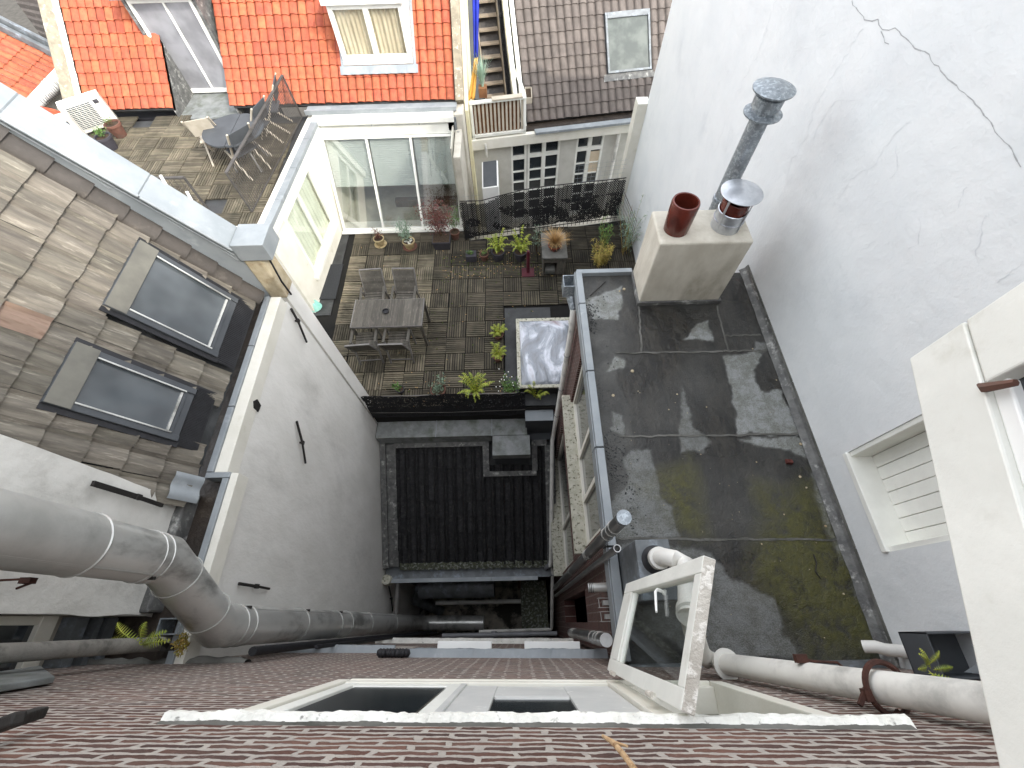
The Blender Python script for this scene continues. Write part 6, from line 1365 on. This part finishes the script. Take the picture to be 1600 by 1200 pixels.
m = MB(); m.hexa([ST(su0 - .28, 0, -.3), ST(su0 - .03, 0, -.3), ST(su0 - .03, 4, -.3), ST(su0 - .28, 4, -.3), ST(su0 - .28, 0, .1), ST(su0 - .03, 0, .1), ST(su0 - .03, 4, .1), ST(su0 - .28, 4, .1)]); obj('slate_cladding', m, 'flat_grey', fh)
m = MB(); rv3 = (ST(0, 1) - ST(0, 0)); tiles(m, ST(su1 + .03, 0, -.1), e2, rv3, .34, 4.6, .11, .25, .02, None, .02, (), 5); obj('narrow_roof', m, 'black_tile', fh)
m = MB(); m.beam(ST(su1 + .45, -.1), ST(su1 + .45, 4), .05, .05, n2); m.beam(ST(su1 + .40, -.1, -.05), ST(su1 + .36, 4), .06, .03, n2); obj('handrail', m, 'picnic_cream', st)
# cloths and plants on the balcony
m = MB(); tq = [pp(x, y, HP(.0, 0, -.5), n2) for x, y in ((736, -40), (746, -40), (745, 60), (740, 90))]
def cloth(P0, P1, w0, w1, mat_, nm, lb_, gr=None):
    m = MB(); P0, P1 = V(P0), V(P1); m.grid(lambda u, v: P0.lerp(P1, v) + e2 * ((u - .5) * (w0 + (w1 - w0) * v)) + n2 * (.03 * math.sin(u * 12) + .02 * math.sin(v * 5)), 16, 12); m2 = obj(nm, m, mat_, smooth=True)
    md = m2.modifiers.new('thickness', 'SOLIDIFY'); md.thickness = .006; tag(m2, lb_, 'cloth')
a = pp(743, -40, HP(0, 0, -1.3), n2); b_ = pp(744, 90, HP(0, 0, -.5), n2); c3_ = pp(737, 156, HP(0, 0, -.05), n2)
cloth(a, b_, .16, .09, 'blue_cloth', 'blue_cloth', 'long furled blue cloth hanging against the pale wall by the balcony')
cloth(b_ - V((0, .0, .01)), c3_, .08, .15, 'yellow_cloth', 'yellow_cloth', 'yellow cloth hanging directly below the blue one down to the balcony')
q = pp(755, 150, HP(0, 0, -.25), n2); t = thing('ornamental_grass', 'tall pale blue green grass in a square wooden pot on the small balcony', 'potted plant', q)
m = MB(); m.box(q + V((-.09, -.09, 0)), q + V((.09, .09, .2))); obj('pot', m, 'brown_wood', t, bevel=.005); m = MB(); tuft(m, q + V((0, 0, .18)), 160, .62, .4, .005, 5); obj('grass', m, 'blue_grass', t)
q = HP(ub1 + .10, zr - .2, -.15); m = MB()
for a_, b_2 in (((-.06, -.2, 0), (.06, .2, .02)), ((-.075, -.22, .02), (-.06, .22, .14)), ((.06, -.22, .02), (.075, .22, .14)), ((-.06, -.22, .02), (.06, -.205, .14)), ((-.06, .205, .02), (.06, .22, .14))): m.box(q + V(a_), q + V(b_2))
m.cm = 1; m.box(q + V((-.058, -.2, .021)), q + V((.058, .2, .11))); tag(obj('flower_box', m, ['picnic_cream', 'soil']), 'empty pale flower box hooked outside the right end of the balcony', 'flower box')
m = MB(); q0 = hpk(752, 262); q1 = hpk(778, 258)
a = pp(765, 275, HP(0, 0, .9), n2); m.hexa([a + V(k) for k in ((-.16, -.3, -1.4), (.2, -.25, -1.4), (.2, .4, -1.4), (-.2, .35, -1.4), (-.18, -.3, -.1), (.2, -.25, -.1), (.2, .4, .12), (-.18, .35, .12))]); o = obj('cabinet', m, 'white_plastic', bevel=.01)
tag(o, 'white metal cabinet with a sloping dark lid against the grey facade', 'cabinet'); m = MB(); m.hexa([a + V(k) for k in ((-.15, -.28, -.095), (.17, -.23, -.095), (.17, .38, .125), (-.15, .33, .125), (-.15, -.28, -.08), (.17, -.23, -.08), (.17, .38, .14), (-.15, .33, .14))]); o2 = obj('lid', m, 'flat_grey', None); o2.parent = o
